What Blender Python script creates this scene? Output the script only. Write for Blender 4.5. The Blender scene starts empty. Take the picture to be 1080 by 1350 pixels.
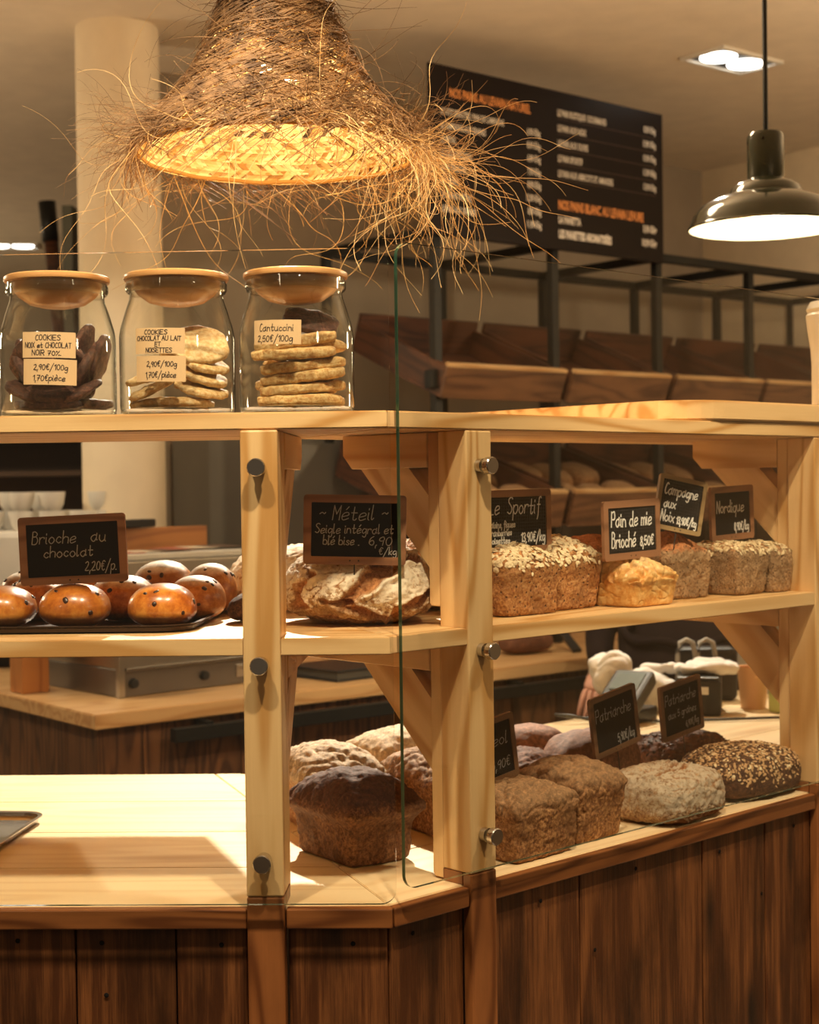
import bpy, bmesh, math, random
from math import sin, cos, pi, radians, sqrt, exp
from mathutils import Vector, Matrix, noise

S = bpy.context.scene
COL = S.collection
R_ = random.Random(7)

# ------------------------------------------------------------------ camera
cam_d = bpy.data.cameras.new('camera'); cam = bpy.data.objects.new('camera', cam_d); COL.objects.link(cam)
cam_d.sensor_fit = 'VERTICAL'; cam_d.sensor_height = 36; cam_d.sensor_width = 28.8; cam_d.lens = 53.33
cam_d.clip_start = .05
cam.matrix_world = (Matrix.Translation((0, 0, 1.505)) @ Matrix.Rotation(radians(2), 4, 'Z')
                    @ Matrix.Rotation(radians(89), 4, 'X') @ Matrix.Rotation(radians(-.77), 4, 'Z'))
cam_d.dof.use_dof = True; cam_d.dof.focus_distance = 2.12; cam_d.dof.aperture_fstop = 6.5
S.camera = cam
# ------------------------------------------------------------------ world, exposure
w = bpy.data.worlds.new('world'); S.world = w; w.use_nodes = True
w.node_tree.nodes['Background'].inputs[0].default_value = (1, .70, .42, 1)
w.node_tree.nodes['Background'].inputs[1].default_value = .10
S.view_settings.view_transform = 'Standard'; S.view_settings.look = 'None'
S.view_settings.exposure = 0; S.view_settings.gamma = 1; S.view_settings.use_curve_mapping = False
try:
    S.cycles.use_denoising = True
    S.cycles.max_bounces = 8; S.cycles.transparent_max_bounces = 24; S.cycles.sample_clamp_indirect = 4
    S.cycles.caustics_reflective = False; S.cycles.caustics_refractive = False
except Exception:
    pass
CEIL = 3.03
def spot(loc, target, power, size=60, blend=.5, col=(1, .79, .53), rad=.04):
    l = bpy.data.lights.new('spot_light', 'SPOT'); o = bpy.data.objects.new('spot_light', l); COL.objects.link(o)
    l.energy = power; l.spot_size = radians(size); l.spot_blend = blend; l.color = col; l.shadow_soft_size = rad
    o.location = loc
    o.rotation_euler = (Vector(target) - Vector(loc)).to_track_quat('-Z', 'Y').to_euler()
    return o
# ceiling spots: two rows, over the customers and behind the counter
SPOTS = [((.12, 1.12, CEIL - .08), (.02, 2.25, 1.2), 165, 62),
         ((-.62, 1.05, CEIL - .08), (-.5, 2.2, 1.2), 125, 62),
         ((1.15, 1.75, CEIL - .08), (.75, 2.75, 1.1), 135, 62),
         ((-.45, 4.55, CEIL - .08), (-.62, 2.5, .95), 820, 44),
         ((.55, 4.75, CEIL - .08), (.35, 3.0, .95), 260, 46),
         ((.1, 3.75, CEIL - .08), (.75, 5.2, 1.2), 42, 70),
         ((-1.35, 3.6, CEIL - .08), (-.85, 4.6, 1.1), 60, 66)]
for i, a in enumerate(SPOTS): spot(*a, col=(1, .77, .50) if i < 3 else (1, .87, .68))
def fill_light(loc, power, rad=.12, col=(1, .76, .48)):
    l = bpy.data.lights.new('fill_light', 'POINT'); o = bpy.data.objects.new('fill_light', l); COL.objects.link(o)
    l.energy = power; l.color = col; l.shadow_soft_size = rad; o.location = loc
fill_light((-1.9, -.6, 2.3), 15); fill_light((1.9, .2, 2.3), 20)          # added fill lights behind the camera, to raise the ambient
fill_light((.15, 3.7, 2.70), 22); fill_light((2.3, 4.2, 2.2), 60); fill_light((-3.0, 4.4, 2.2), 62); fill_light((-4.2, 8.2, 2.2), 50)  # more unseen fill, added to brighten the back walls and ceiling

# ------------------------------------------------------------------ helpers
W = {}
I4 = Matrix.Identity(4)
def T(x, y=0, z=0): return Matrix.Translation((x, y, z))
def RX(a): return Matrix.Rotation(radians(a), 4, 'X')
def RY(a): return Matrix.Rotation(radians(a), 4, 'Y')
def RZ(a): return Matrix.Rotation(radians(a), 4, 'Z')
CX, CY = -.098, 1.983
FR = T(CX, CY) @ RZ(45)                 # right segment: x along the counter, y towards the staff
FB = T(-.91, 3.695) @ RZ(41)            # back counter
def put(o, parent, M):
    o.parent = parent
    o.matrix_basis = (W[parent].inverted() @ M) if parent else M
    W[o] = M
    return o
def thing(name, label, cat, M=I4, group=None):
    o = bpy.data.objects.new(name, None); COL.objects.link(o); o.empty_display_size = .05
    put(o, None, M); o['label'] = label; o['category'] = cat
    if group: o['group'] = group
    return o
def tag(o, label=None, cat=None, group=None, kind=None):
    if label: o['label'] = label
    if cat: o['category'] = cat
    if group: o['group'] = group
    if kind: o['kind'] = kind
    return o
def mobj(name, me, parent, M, mat=None):
    if mat:
        for m in (mat if isinstance(mat, (list, tuple)) else [mat]):
            if m.name not in me.materials: me.materials.append(m)
    o = bpy.data.objects.new(name, me); COL.objects.link(o)
    return put(o, parent, M)
def pymesh(name, vs, fs, smooth=False):
    me = bpy.data.meshes.new(name); me.from_pydata([tuple(v) for v in vs], [], fs); me.update()
    if smooth: me.shade_smooth()
    return me
def bmmesh(name, bm, smooth=False):
    me = bpy.data.meshes.new(name); bm.to_mesh(me); bm.free(); me.update()
    if smooth: me.shade_smooth()
    return me
_bx = {}
def boxmesh(lx, ly, lz, bev=.0015, seg=2):
    k = (round(lx, 4), round(ly, 4), round(lz, 4), bev, seg)
    bm = bmesh.new(); bmesh.ops.create_cube(bm, size=1)
    for v in bm.verts: v.co = Vector((v.co.x * lx, v.co.y * ly, v.co.z * lz))
    if bev > 0: bmesh.ops.bevel(bm, geom=bm.edges[:], offset=bev, segments=seg, affect='EDGES', profile=.5)
    me = bmmesh('box', bm); return me
def board(name, dims, M, mat, parent=None, bev=.0015, seg=2, F=I4):
    """box centred on M; local X is the grain"""
    return mobj(name, boxmesh(*dims, bev, seg), parent, F @ M, mat)
def span(name, x0, x1, y0, y1, z0, z1, mat, parent=None, F=I4, bev=.0015, grain='x'):
    c = T((x0 + x1) / 2, (y0 + y1) / 2, (z0 + z1) / 2); lx, ly, lz = x1 - x0, y1 - y0, z1 - z0
    if grain == 'z': return board(name, (lz, ly, lx), c @ RY(90), mat, parent, bev, 2, F)
    if grain == 'y': return board(name, (ly, lx, lz), c @ RZ(90), mat, parent, bev, 2, F)
    return board(name, (lx, ly, lz), c, mat, parent, bev, 2, F)
def beam(name, a, b, w_, h_, mat, parent=None, F=I4, bev=.001):
    """bar of section w_ x h_ from a to b"""
    a, b = Vector(a), Vector(b); d = b - a; q = d.to_track_quat('X', 'Z').to_matrix().to_4x4()
    return board(name, (d.length, w_, h_), Matrix.Translation((a + b) / 2) @ q, mat, parent, bev, 1, F)
def prism(name, pts, z0, z1, mat, parent=None, M=I4, bev=.002):
    bm = bmesh.new(); vs = [bm.verts.new((x, y, z0)) for x, y in pts]; f = bm.faces.new(vs)
    r = bmesh.ops.extrude_face_region(bm, geom=[f]); up = [e for e in r['geom'] if isinstance(e, bmesh.types.BMVert)]
    for v in up: v.co.z = z1
    bmesh.ops.recalc_face_normals(bm, faces=bm.faces[:])
    if bev:
        es = [e for e in bm.edges if abs(e.verts[0].co.z - e.verts[1].co.z) < 1e-6]
        bmesh.ops.bevel(bm, geom=es, offset=bev, segments=2, affect='EDGES')
    return mobj(name, bmmesh(name, bm), parent, M, mat)
def lathe(prof, n=48, closed=False):
    vs, fs = [], []
    m = len(prof)
    for i in range(n):
        a = 2 * pi * i / n
        for r, z in prof: vs.append((r * cos(a), r * sin(a), z))
    for i in range(n):
        j = (i + 1) % n
        for k in range(m - (0 if closed else 1)):
            k2 = (k + 1) % m
            fs.append((i * m + k, j * m + k, j * m + k2, i * m + k2))
    bm = bmesh.new(); bv = [bm.verts.new(v) for v in vs]
    for f in fs: bm.faces.new([bv[i] for i in f])
    bmesh.ops.remove_doubles(bm, verts=bm.verts[:], dist=1e-5)
    bmesh.ops.recalc_face_normals(bm, faces=bm.faces[:])
    me = bmmesh('lathe', bm, True); me.set_sharp_from_angle(angle=radians(38)); return me
def tube(pts, r, n=6, closed_ends=True):
    vs, fs = [], []; P = [Vector(p) for p in pts]; up = Vector((0.01, .02, 1)).normalized()
    rr = r if isinstance(r, (list, tuple)) else [r] * len(P)
    for i, p in enumerate(P):
        t = (P[min(i + 1, len(P) - 1)] - P[max(i - 1, 0)]).normalized()
        a = t.cross(up)
        if a.length < .05: a = t.cross(Vector((1, 0, 0)))
        a.normalize(); b = t.cross(a)
        for k in range(n):
            an = 2 * pi * k / n; vs.append(p + (a * cos(an) + b * sin(an)) * rr[i])
        if i:
            o = (i - 1) * n
            for k in range(n):
                fs.append((o + k, o + (k + 1) % n, o + n + (k + 1) % n, o + n + k))
    if closed_ends:
        fs.append(tuple(range(n))[::-1]); fs.append(tuple(range(len(vs) - n, len(vs))))
    return vs, fs
def merge(parts):
    V, Fc = [], []
    for vs, fs in parts:
        o = len(V); V += vs; Fc += [tuple(i + o for i in f) for f in fs]
    return V, Fc
def rrect(w_, h_, r, n=5, cx=0, cy=0):
    out = []
    for (sx, sy, a0) in ((1, 1, 0), (-1, 1, 90), (-1, -1, 180), (1, -1, 270)):
        for k in range(n + 1):
            a = radians(a0 + 90 * k / n)
            out.append((cx + sx * (w_ / 2 - r) + r * cos(a), cy + sy * (h_ / 2 - r) + r * sin(a)))
    return out
def sm(a, b, x):
    t = min(1, max(0, (x - a) / (b - a))); return t * t * (3 - 2 * t)
def lerp(a, b, t): return a + (b - a) * t

# ------------------------------------------------------------------ materials
class NT:
    def __init__(s, name):
        s.m = bpy.data.materials.new(name); s.m.use_nodes = True; s.t = s.m.node_tree; s.n = s.t.nodes
        s.b = s.n['Principled BSDF']; s.out = s.n['Material Output']
    def N(s, typ, ins=None, **kw):
        n = s.n.new(typ)
        for k, v in kw.items(): setattr(n, k, v)
        for k, v in (ins or {}).items():
            if isinstance(v, bpy.types.NodeSocket): s.t.links.new(v, n.inputs[k])
            else: n.inputs[k].default_value = v
        return n
    def L(s, a, b): s.t.links.new(a, b)
    def math(s, op, a, b=0.0, c=None):
        i = {0: a, 1: b}
        if c is not None: i[2] = c
        return s.N('ShaderNodeMath', i, operation=op).outputs[0]
    def ramp(s, fac, stops):
        r = s.N('ShaderNodeValToRGB', {0: fac}); e = r.color_ramp.elements
        while len(e) < len(stops): e.new(.5)
        for k, (p, c) in enumerate(stops):
            e[k].position = p; e[k].color = (*c, 1) if len(c) == 3 else c
        return r.outputs[0]
    def mix(s, f, a, b, mode='MIX'):
        n = s.N('ShaderNodeMix', data_type='RGBA', blend_type=mode)
        for sock, v in ((n.inputs[0], f), (n.inputs[6], a), (n.inputs[7], b)):
            if isinstance(v, bpy.types.NodeSocket): s.L(v, sock)
            else: sock.default_value = v if not isinstance(v, tuple) or len(v) == 4 else (*v, 1)
        return n.outputs[2]
    def coord(s, scale=(1, 1, 1), rnd=True, out='Object'):
        tc = s.N('ShaderNodeTexCoord').outputs[out]
        mp = s.N('ShaderNodeMapping', {0: tc, 3: scale})
        if rnd:
            oi = s.N('ShaderNodeObjectInfo').outputs['Random']
            v = s.N('ShaderNodeCombineXYZ', {0: s.math('MULTIPLY', oi, 37.), 1: s.math('MULTIPLY', oi, 53.), 2: s.math('MULTIPLY', oi, 19.)})
            s.L(v.outputs[0], mp.inputs[1])
        return mp.outputs[0]
    def noise(s, vec, scale, detail=4, rough=.55, dist=0):
        return s.N('ShaderNodeTexNoise', {'Vector': vec, 'Scale': scale, 'Detail': detail, 'Roughness': rough, 'Distortion': dist}).outputs[0]
    def bump(s, h, strength=.3, dist=.002, nrm=None):
        b = s.N('ShaderNodeBump', {'Height': h, 'Strength': strength, 'Distance': dist})
        if nrm: s.L(nrm, b.inputs['Normal'])
        s.L(b.outputs[0], s.b.inputs['Normal']); return b.outputs[0]
def plain(name, col, rough=.5, metal=0, spec=None, emit=None, es=1, coat=0):
    t = NT(name); t.b.inputs['Base Color'].default_value = (*col, 1); t.b.inputs['Roughness'].default_value = rough
    t.b.inputs['Metallic'].default_value = metal
    if coat: t.b.inputs['Coat Weight'].default_value = coat; t.b.inputs['Coat Roughness'].default_value = .08
    if emit: t.b.inputs['Emission Color'].default_value = (*emit, 1); t.b.inputs['Emission Strength'].default_value = es
    # a little procedural variation so nothing is dead flat
    if not emit:
        n = t.noise(t.coord(), 9., 3)
        c = t.mix(n, tuple(x * .86 for x in col), tuple(min(1, x * 1.1) for x in col)); t.L(c, t.b.inputs['Base Color'])
    return t.m
def wood(name, light, dark, rings=9, rough=.45, fib=.35, bump=.15, knots=0, coat=0, blotch=0, contrast=1, knotcol=None):
    t = NT(name)
    v = t.coord((1.1, 9.5, 9.5))
    n1 = t.noise(v, 1.2, 1.5, .45, .3)
    s_ = t.math('SINE', t.math('MULTIPLY', n1, rings * 6.28))
    ring = t.math('POWER', t.math('MULTIPLY_ADD', s_, .5, .5), 2.4)
    fv = t.coord((9, 420, 420)); fn = t.math('MULTIPLY_ADD', t.noise(t.coord((5, 95, 95)), 1., 6, .7), .6, t.math('MULTIPLY', t.noise(fv, 1., 3, .6), .5))
    f = t.math('MULTIPLY_ADD', ring, .62 * contrast, t.math('MULTIPLY', fn, fib))
    col = t.ramp(f, [(.08, light), (.85, dark)])
    if blotch:
        bn = t.noise(t.coord((2, 7, 7)), 1.6, 5, .6)
        col = t.mix(t.math('MULTIPLY', t.ramp(bn, [(.45, (0, 0, 0)), (.68, (1, 1, 1))]), blotch), col, tuple(x * .25 for x in dark))
    hgt = f
    if knots:
        kv = t.coord((2.2, 9, 9)); vo = t.N('ShaderNodeTexVoronoi', {'Vector': kv, 'Scale': knots, 'Randomness': 1.})
        k = t.ramp(vo.outputs['Distance'], [(.05, (1, 1, 1)), (.15, (.35, .35, .35)), (.22, (0, 0, 0))])
        col = t.mix(k, col, knotcol or tuple(x * .35 for x in dark))
    t.L(col, t.b.inputs['Base Color']); t.b.inputs['Roughness'].default_value = rough
    if coat: t.b.inputs['Coat Weight'].default_value = coat; t.b.inputs['Coat Roughness'].default_value = .2
    t.bump(hgt, bump, .0012); return t.m
M = {}
M['pine'] = wood('pine', (.86, .60, .305), (.57, .30, .095), 6, .42, .42, .2, knots=.55, contrast=1., knotcol=(.42, .2, .07))
M['pinetop'] = wood('pine_countertop', (.90, .73, .46), (.74, .52, .27), 6, .38, .25, .08, knots=.7, contrast=.6, knotcol=(.45, .24, .1))
M['stain'] = wood('stained_pine', (.33, .125, .038), (.13, .042, .012), 8, .38, .45, .25, blotch=.35, coat=.25)
M['plank'] = wood('weathered_dark_planks', (.44, .175, .056), (.075, .024, .007), 5, .45, 1.25, .9, knots=1.2, contrast=.32, blotch=.85, coat=.12, knotcol=(.015, .006, .003))
M['backplank'] = wood('dark_back_planks', (.20, .085, .03), (.06, .022, .008), 10, .5, .6, .4, knots=.9, blotch=.6, knotcol=(.02, .008, .004))
M['backtop'] = wood('back_counter_top', (.62, .40, .19), (.45, .24, .09), 7, .4, .3, .1, knots=.5)
M['crate'] = wood('crate_wood', (.13, .042, .015), (.05, .016, .007), 8, .55, .45, .3, blotch=.5)
M['crateedge'] = wood('crate_front_wood', (.20, .09, .038), (.09, .034, .014), 8, .55, .45, .3, blotch=.5)
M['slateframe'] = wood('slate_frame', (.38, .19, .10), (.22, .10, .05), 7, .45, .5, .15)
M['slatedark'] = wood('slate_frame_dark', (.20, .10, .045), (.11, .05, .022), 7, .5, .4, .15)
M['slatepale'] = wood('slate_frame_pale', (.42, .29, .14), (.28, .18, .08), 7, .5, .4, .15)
M['lid'] = wood('bamboo_lid', (.66, .36, .14), (.46, .22, .07), 6, .35, .35, .1, coat=.3)
M['slate'] = plain('slate_black', (.010, .009, .009), .8)
M['slate'].node_tree.nodes['Principled BSDF'].inputs['Specular IOR Level'].default_value = .15
M['grid'] = plain('slate_grid_ink', (.10, .10, .095), .6)
M['chalk'] = plain('chalk_white', (.85, .84, .80), .8)
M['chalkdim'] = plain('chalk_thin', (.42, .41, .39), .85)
M['ink'] = plain('marker_ink', (.02, .012, .015), .5)
M['paper'] = plain('kraft_paper', (.68, .47, .26), .75)
M['chrome'] = plain('brushed_chrome', (.62, .60, .58), .16, 1)
M['steel'] = plain('stainless_steel', (.50, .47, .42), .28, 1)
M['steeldark'] = plain('stainless_dark', (.20, .18, .16), .35, .8)
M['frameblack'] = plain('black_painted_steel', (.012, .012, .011), .45)
M['tray'] = plain('dark_baking_tray', (.055, .036, .028), .36, .6)
M['traysilver'] = plain('aluminium_tray', (.55, .5, .45), .25, 1)
M['black'] = plain('black_plastic', (.02, .02, .02), .4)
M['darkgrey'] = plain('grey_plastic', (.06, .06, .055), .4)
M['screen'] = plain('lcd_screen', (.20, .25, .25), .2)
M['white'] = plain('white_ceramic', (.75, .72, .66), .3)
M['whitecloth'] = plain('white_cloth', (.86, .84, .80), .9)
M['cloth'] = plain('black_apron_cloth', (.014, .009, .010), .85)
M['skin'] = plain('skin', (.62, .33, .24), .55)
M['hair'] = plain('dark_hair', (.03, .018, .012), .6)
M['enamelgreen'] = plain('dark_green_enamel', (.022, .030, .016), .12, 0, coat=.6)
M['enamelwhite'] = plain('white_enamel', (.92, .90, .80), .3)
M['bulb'] = plain('bulb_glow', (1, .9, .7), .4, emit=(1, .86, .58), es=14)
M['bulbwarm'] = plain('bulb_glow_warm', (1, .8, .5), .4, emit=(1, .72, .36), es=30)
M['spotglow'] = plain('spot_lens_glow', (1, 1, 1), .4, emit=(1, .96, .86), es=8)
M['exit'] = plain('exit_sign_green', (.02, .3, .1), .4, emit=(.02, .5, .15), es=.35)
M['choc'] = plain('dark_chocolate', (.030, .012, .008), .3)
M['greytape'] = plain('grey_strap', (.33, .30, .25), .8)
M['peach'] = plain('peach_cup', (.72, .42, .22), .5)
M['lime'] = plain('lime_carton', (.50, .55, .18), .5)
M['greycard'] = plain('grey_panel', (.42, .42, .40), .6)
M['greydoor'] = plain('fridge_grey', (.17, .15, .12), .4, .3)
M['orangewood'] = wood('orange_ledge', (.50, .20, .05), (.32, .11, .03), 6, .45, .3, .1)
M['wall'] = plain('warm_grey_plaster', (.40, .335, .26), .9)
M['ceil'] = plain('ceiling_plaster', (.80, .70, .57), .95)
M['column'] = plain('column_plaster', (.80, .68, .50), .85)
M['floor'] = plain('floor_tile', (.22, .17, .12), .5)
M['menu'] = plain('menu_board_black', (.008, .005, .005), .35)
M['menuwhite'] = plain('menu_white_print', (.62, .56, .48), .6)
M['menuorange'] = plain('menu_orange_print', (.72, .27, .07), .6)
M['brownshelf'] = plain('brown_cabinet', (.07, .035, .018), .6)

for k_, v_ in (('menu', .14), ('frameblack', .2), ('black', .3), ('cloth', .1)): M[k_].node_tree.nodes['Principled BSDF'].inputs['Specular IOR Level'].default_value = v_
def glassmat(name, tint=(.97, .985, .97), rough=0, ior=1.5, edge=None):
    t = NT(name); t.n.remove(t.b)
    tr = t.N('ShaderNodeBsdfTransparent', {0: (*tint, 1)})
    gl = t.N('ShaderNodeBsdfGlossy', {0: (1, 1, 1, 1), 'Roughness': rough})
    lw0 = t.N('ShaderNodeLayerWeight', {0: .5})       # Facing = 1 - |cos|, the same from both sides: Schlick
    f0 = ((ior - 1) / (ior + 1)) ** 2
    fr = t.N('ShaderNodeMath', {0: t.math('POWER', lw0.outputs['Facing'], 5.), 1: 1 - f0, 2: f0}, operation='MULTIPLY_ADD')
    if edge:
        lw = t.N('ShaderNodeLayerWeight', {0: .5})
        t.L(t.ramp(lw.outputs['Facing'], [(.55, (*tint,)), (.97, edge)]), tr.inputs[0])
    mx = t.N('ShaderNodeMixShader', {0: fr.outputs[0], 1: tr.outputs[0], 2: gl.outputs[0]})
    t.L(mx.outputs[0], t.out.inputs[0]); return t.m
M['pane'] = glassmat('clear_glass_pane', (.975, .985, .975))
M['jar'] = glassmat('jar_glass', (.955, .965, .95), .02, 1.65, (.22, .25, .22))
t = NT('glass_edge_green'); t.b.inputs['Base Color'].default_value = (.02, .07, .045, 1); t.b.inputs['Roughness'].default_value = .08
t.b.inputs['Transmission Weight'].default_value = .35; M['glassedge'] = t.m

def bread(name, c1, c2, c3, sc=60, rough=.75, bump=.7, top=None, tz=(.55, .75), flour=None, gloss=0, holes=0):
    """crust colours by noise; top = colour of the baked crown (by Generated height)"""
    t = NT(name)
    v = t.coord((1, 1, 1)); sc = sc * 2.2; n1 = t.noise(v, sc, 6, .72); n2 = t.noise(v, sc * .1, 4, .6)
    col = t.ramp(n1, [(.40, c1), (.5, c2), (.60, c3)])
    col = t.mix(t.ramp(n2, [(.35, (0, 0, 0)), (.75, (.85, .85, .85))]), col, tuple(x * .45 for x in c2))
    h = n1
    if top:
        gz = t.N('ShaderNodeSeparateXYZ', {0: t.N('ShaderNodeTexCoord').outputs['Generated']}).outputs[2]
        zz = t.math('MULTIPLY_ADD', t.noise(v, sc * .3, 3), .25, t.math('SUBTRACT', gz, .125))
        tc = t.ramp(n1, [(.38, tuple(x * .6 for x in top)), (.55, top), (.68, tuple(min(1, x * 1.5) for x in top))])
        col = t.mix(t.ramp(zz, [(tz[0], (0, 0, 0)), (tz[1], (1, 1, 1))]), col, tc)
    if holes:
        vo = t.N('ShaderNodeTexVoronoi', {'Vector': v, 'Scale': holes}); k = t.ramp(vo.outputs['Distance'], [(.1, (1, 1, 1)), (.28, (0, 0, 0))])
        col = t.mix(k, col, tuple(x * .3 for x in c1)); h = t.math('SUBTRACT', n1, k)
    if flour:
        at = t.N('ShaderNodeAttribute', attribute_name='flour').outputs['Fac']
        fz = t.math('MULTIPLY_ADD', t.math('SUBTRACT', t.noise(v, 120, 6, .75), .5), 2.6, at)
        col = t.mix(t.ramp(fz, [(.28, (0, 0, 0)), (.60, (1, 1, 1))]), col, flour)
        ak = t.N('ShaderNodeAttribute', attribute_name='crack').outputs['Fac']
        col = t.mix(t.math('MULTIPLY', ak, .9), col, t.ramp(n1, [(.35, (.22, .07, .02)), (.6, (.55, .24, .08))]))
    t.L(col, t.b.inputs['Base Color']); t.b.inputs['Roughness'].default_value = rough
    if gloss: t.b.inputs['Coat Weight'].default_value = gloss; t.b.inputs['Coat Roughness'].default_value = .18
    t.bump(h, bump, .003); return t.m
M['rye'] = bread('rye_crust', (.10, .032, .012), (.24, .095, .033), (.42, .20, .08), 85, top=(.12, .045, .022), tz=(.62, .72))
M['ryelight'] = bread('brown_crust', (.13, .04, .012), (.36, .15, .045), (.60, .32, .13), 85, top=(.34, .19, .09), tz=(.58, .8))
M['ryepale'] = bread('floury_brown_crust', (.35, .12, .03), (.48, .22, .075), (.62, .36, .16), 75, top=(.50, .37, .23), tz=(.5, .62))
M['pinky'] = bread('pinkish_brown_crust', (.08, .026, .011), (.18, .065, .027), (.30, .13, .06), 70, bump=.6)
M['redcrust'] = bread('dark_red_crust', (.07, .02, .01), (.15, .05, .02), (.27, .10, .04), 70)
M['crumb'] = bread('wholemeal_side', (.24, .12, .055), (.42, .25, .12), (.58, .38, .20), 130, holes=170, top=(.50, .25, .10), tz=(.80, .9))
M['campagne'] = bread('walnut_loaf', (.26, .13, .06), (.45, .27, .13), (.60, .40, .22), 120, holes=150, top=(.52, .20, .07), tz=(.70, .76))
M['sportif'] = bread('fruit_loaf', (.26, .09, .025), (.48, .21, .065), (.62, .34, .13), 95, holes=120, top=(.60, .27, .09), tz=(.7, .85))
M['mie'] = bread('milk_loaf', (.62, .27, .06), (.78, .42, .12), (.88, .58, .24), 28, .5, .25, top=(.86, .56, .24), tz=(.66, .85), gloss=.25)
M['boule'] = bread('country_boule', (.30, .14, .05), (.50, .29, .13), (.66, .45, .24), 85, flour=(.84, .74, .58), bump=.9)
M['flourloaf'] = bread('floured_batard', (.22, .09, .035), (.40, .22, .10), (.56, .38, .2), 95, flour=(.56, .46, .34), bump=.8)
M['graines'] = bread('dark_seeded_crust', (.04, .014, .008), (.10, .04, .018), (.20, .085, .035), 90, bump=.8)
M['brioche'] = bread('glazed_brioche', (.36, .09, .012), (.56, .18, .022), (.72, .30, .05), 14, .32, .12, gloss=.7)
M['briochesugar'] = bread('sugared_brioche', (.34, .11, .02), (.50, .19, .035), (.66, .30, .08), 22, .4, .2, top=(.90, .86, .78), tz=(.76, .92), gloss=.25)
M['chocookie'] = bread('chocolate_cookie', (.045, .016, .010), (.10, .036, .022), (.19, .075, .045), 70, .6, .8)
M['nut'] = plain('walnut_piece', (.52, .30, .12), .6)
M['cookie'] = bread('golden_cookie', (.62, .36, .13), (.80, .56, .27), (.90, .72, .44), 60, .7, .5)
M['cantuccini'] = bread('cantuccini_crumb', (.55, .26, .08), (.78, .50, .20), (.90, .68, .36), 75, .75, .7)
M['oat'] = plain('oat_flake', (.80, .66, .42), .8)
M['oat2'] = plain('pale_flake', (.62, .48, .28), .8)
M['seedbrown'] = plain('sunflower_seed', (.55, .34, .16), .7)
t = NT('raffia_unlit'); nn = t.noise(t.coord(rnd=False), 30., 3)
t.L(t.ramp(nn, [(.35, (.11, .055, .022)), (.6, (.33, .19, .085))]), t.b.inputs['Base Color']); t.b.inputs['Roughness'].default_value = .6; M['raffia'] = t.m  # dark copy of the straw: shade of the unlit outside put into the colour
t = NT('raffia_lit'); nn = t.noise(t.coord(rnd=False), 30., 3)
t.L(t.ramp(nn, [(.35, (.50, .29, .10)), (.6, (.78, .56, .27))]), t.b.inputs['Base Color']); t.b.inputs['Roughness'].default_value = .5; M['raffialong'] = t.m  # bright copy of the straw: lamplight on the long strands put into the colour
t = NT('woven_palm'); t.n.remove(t.b)
nn = t.N('ShaderNodeAttribute', attribute_name='tone').outputs['Fac']; cc = t.ramp(nn, [(0, (.40, .22, .07)), (.4, (.74, .54, .26)), (1, (.90, .76, .46))])
d1 = t.N('ShaderNodeBsdfDiffuse', {0: cc}); d2 = t.N('ShaderNodeBsdfTranslucent', {0: (.5, .25, .06, 1)})
mx = t.N('ShaderNodeMixShader', {0: .12, 1: d1.outputs[0], 2: d2.outputs[0]}); t.L(mx.outputs[0], t.out.inputs[0]); M['palm'] = t.m

# ------------------------------------------------------------------ room
def struct(o): o['kind'] = 'structure'; return o
struct(span('floor', -6, 6, -3, 13, -.1, 0, M['floor'], bev=0))
struct(span('ceiling', -6, 6, -3, 13, CEIL, CEIL + .1, M['ceil'], bev=0))
# diagonal wall behind the rack, and the wall that turns back towards the street
FW = T(1.2, 7.55) @ RZ(41)
struct(span('wall_back', -3.12, 0, 0, .15, 0, CEIL, M['wall'], F=FW, bev=0))
struct(span('wall_right', 0, .15, -7.5, .15, 0, CEIL, M['column'], F=FW, bev=0))
struct(span('wall_far', -6, 0, 10.8, 10.95, 0, CEIL, M['wall'], bev=0))
struct(span('wall_left', -5.0, -4.85, -3, 10.9, 0, CEIL, M['wall'], bev=0))
col = mobj('round_column', lathe([(.0, .0), (.137, 0), (.137, CEIL)], 64), None, T(-1.125, 5.02, 0), M['column'])
struct(col); col.name = 'trim_1'
# pipe and post deep in the room on the left
t1 = thing('ceiling_duct', 'brown slanted pipe hanging far behind at left of the white column', 'pipe', T(-2.0, 7.5, 1.4))
v_, f_ = tube([(-2.04, 7.5, 2.93), (-1.93, 7.5, 1.4)], .035, 12); mobj('pipe', pymesh('pipe', v_, f_, True), t1, I4, M['crate'])
v_, f_ = tube([(-2.045, 7.5, 2.94), (-2.03, 7.5, 2.74)], .042, 12); mobj('collar', pymesh('collar', v_, f_, True), t1, I4, M['black'])
tag(span('door_post', -1.735, -1.690, 6.6, 6.7, 0, 2.75, plain('olive_post', (.10, .10, .07), .5), grain='z'),
    'dark olive vertical post just left of the white round column', 'post')
tg = span('exit_sign', -2.99, -2.81, 9.0, 9.05, 2.52, 2.68, M['exit']); tag(tg, 'small green lit sign at the far left edge', 'sign')

# ------------------------------------------------------------------ countertop, planks
ct = thing('front_counter', 'long angled bakery counter with pale pine top and dark plank front', 'counter', T(-.3, 2.4, 0))
Z = .95; TH = .026
ny = 1.997
def clip(pts): return pts
# left top: three glued boards along X, mitred at the corner
def mitre_x(y): return CX - (y - CY) * .4142
prev = ny + .0
cuts = [ny, 2.20, 2.43, 2.67, 2.923]
for a, b in zip(cuts[:-1], cuts[1:]):
    rr = .0008
    pts = [(-2.4, a + rr), (mitre_x(a) - rr, a + rr), (mitre_x(b) - rr, b - rr), (-2.4, b - rr)]
    prism('countertop_board', pts, Z - TH, Z, M['pinetop'], ct, I4, .0012)
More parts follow.
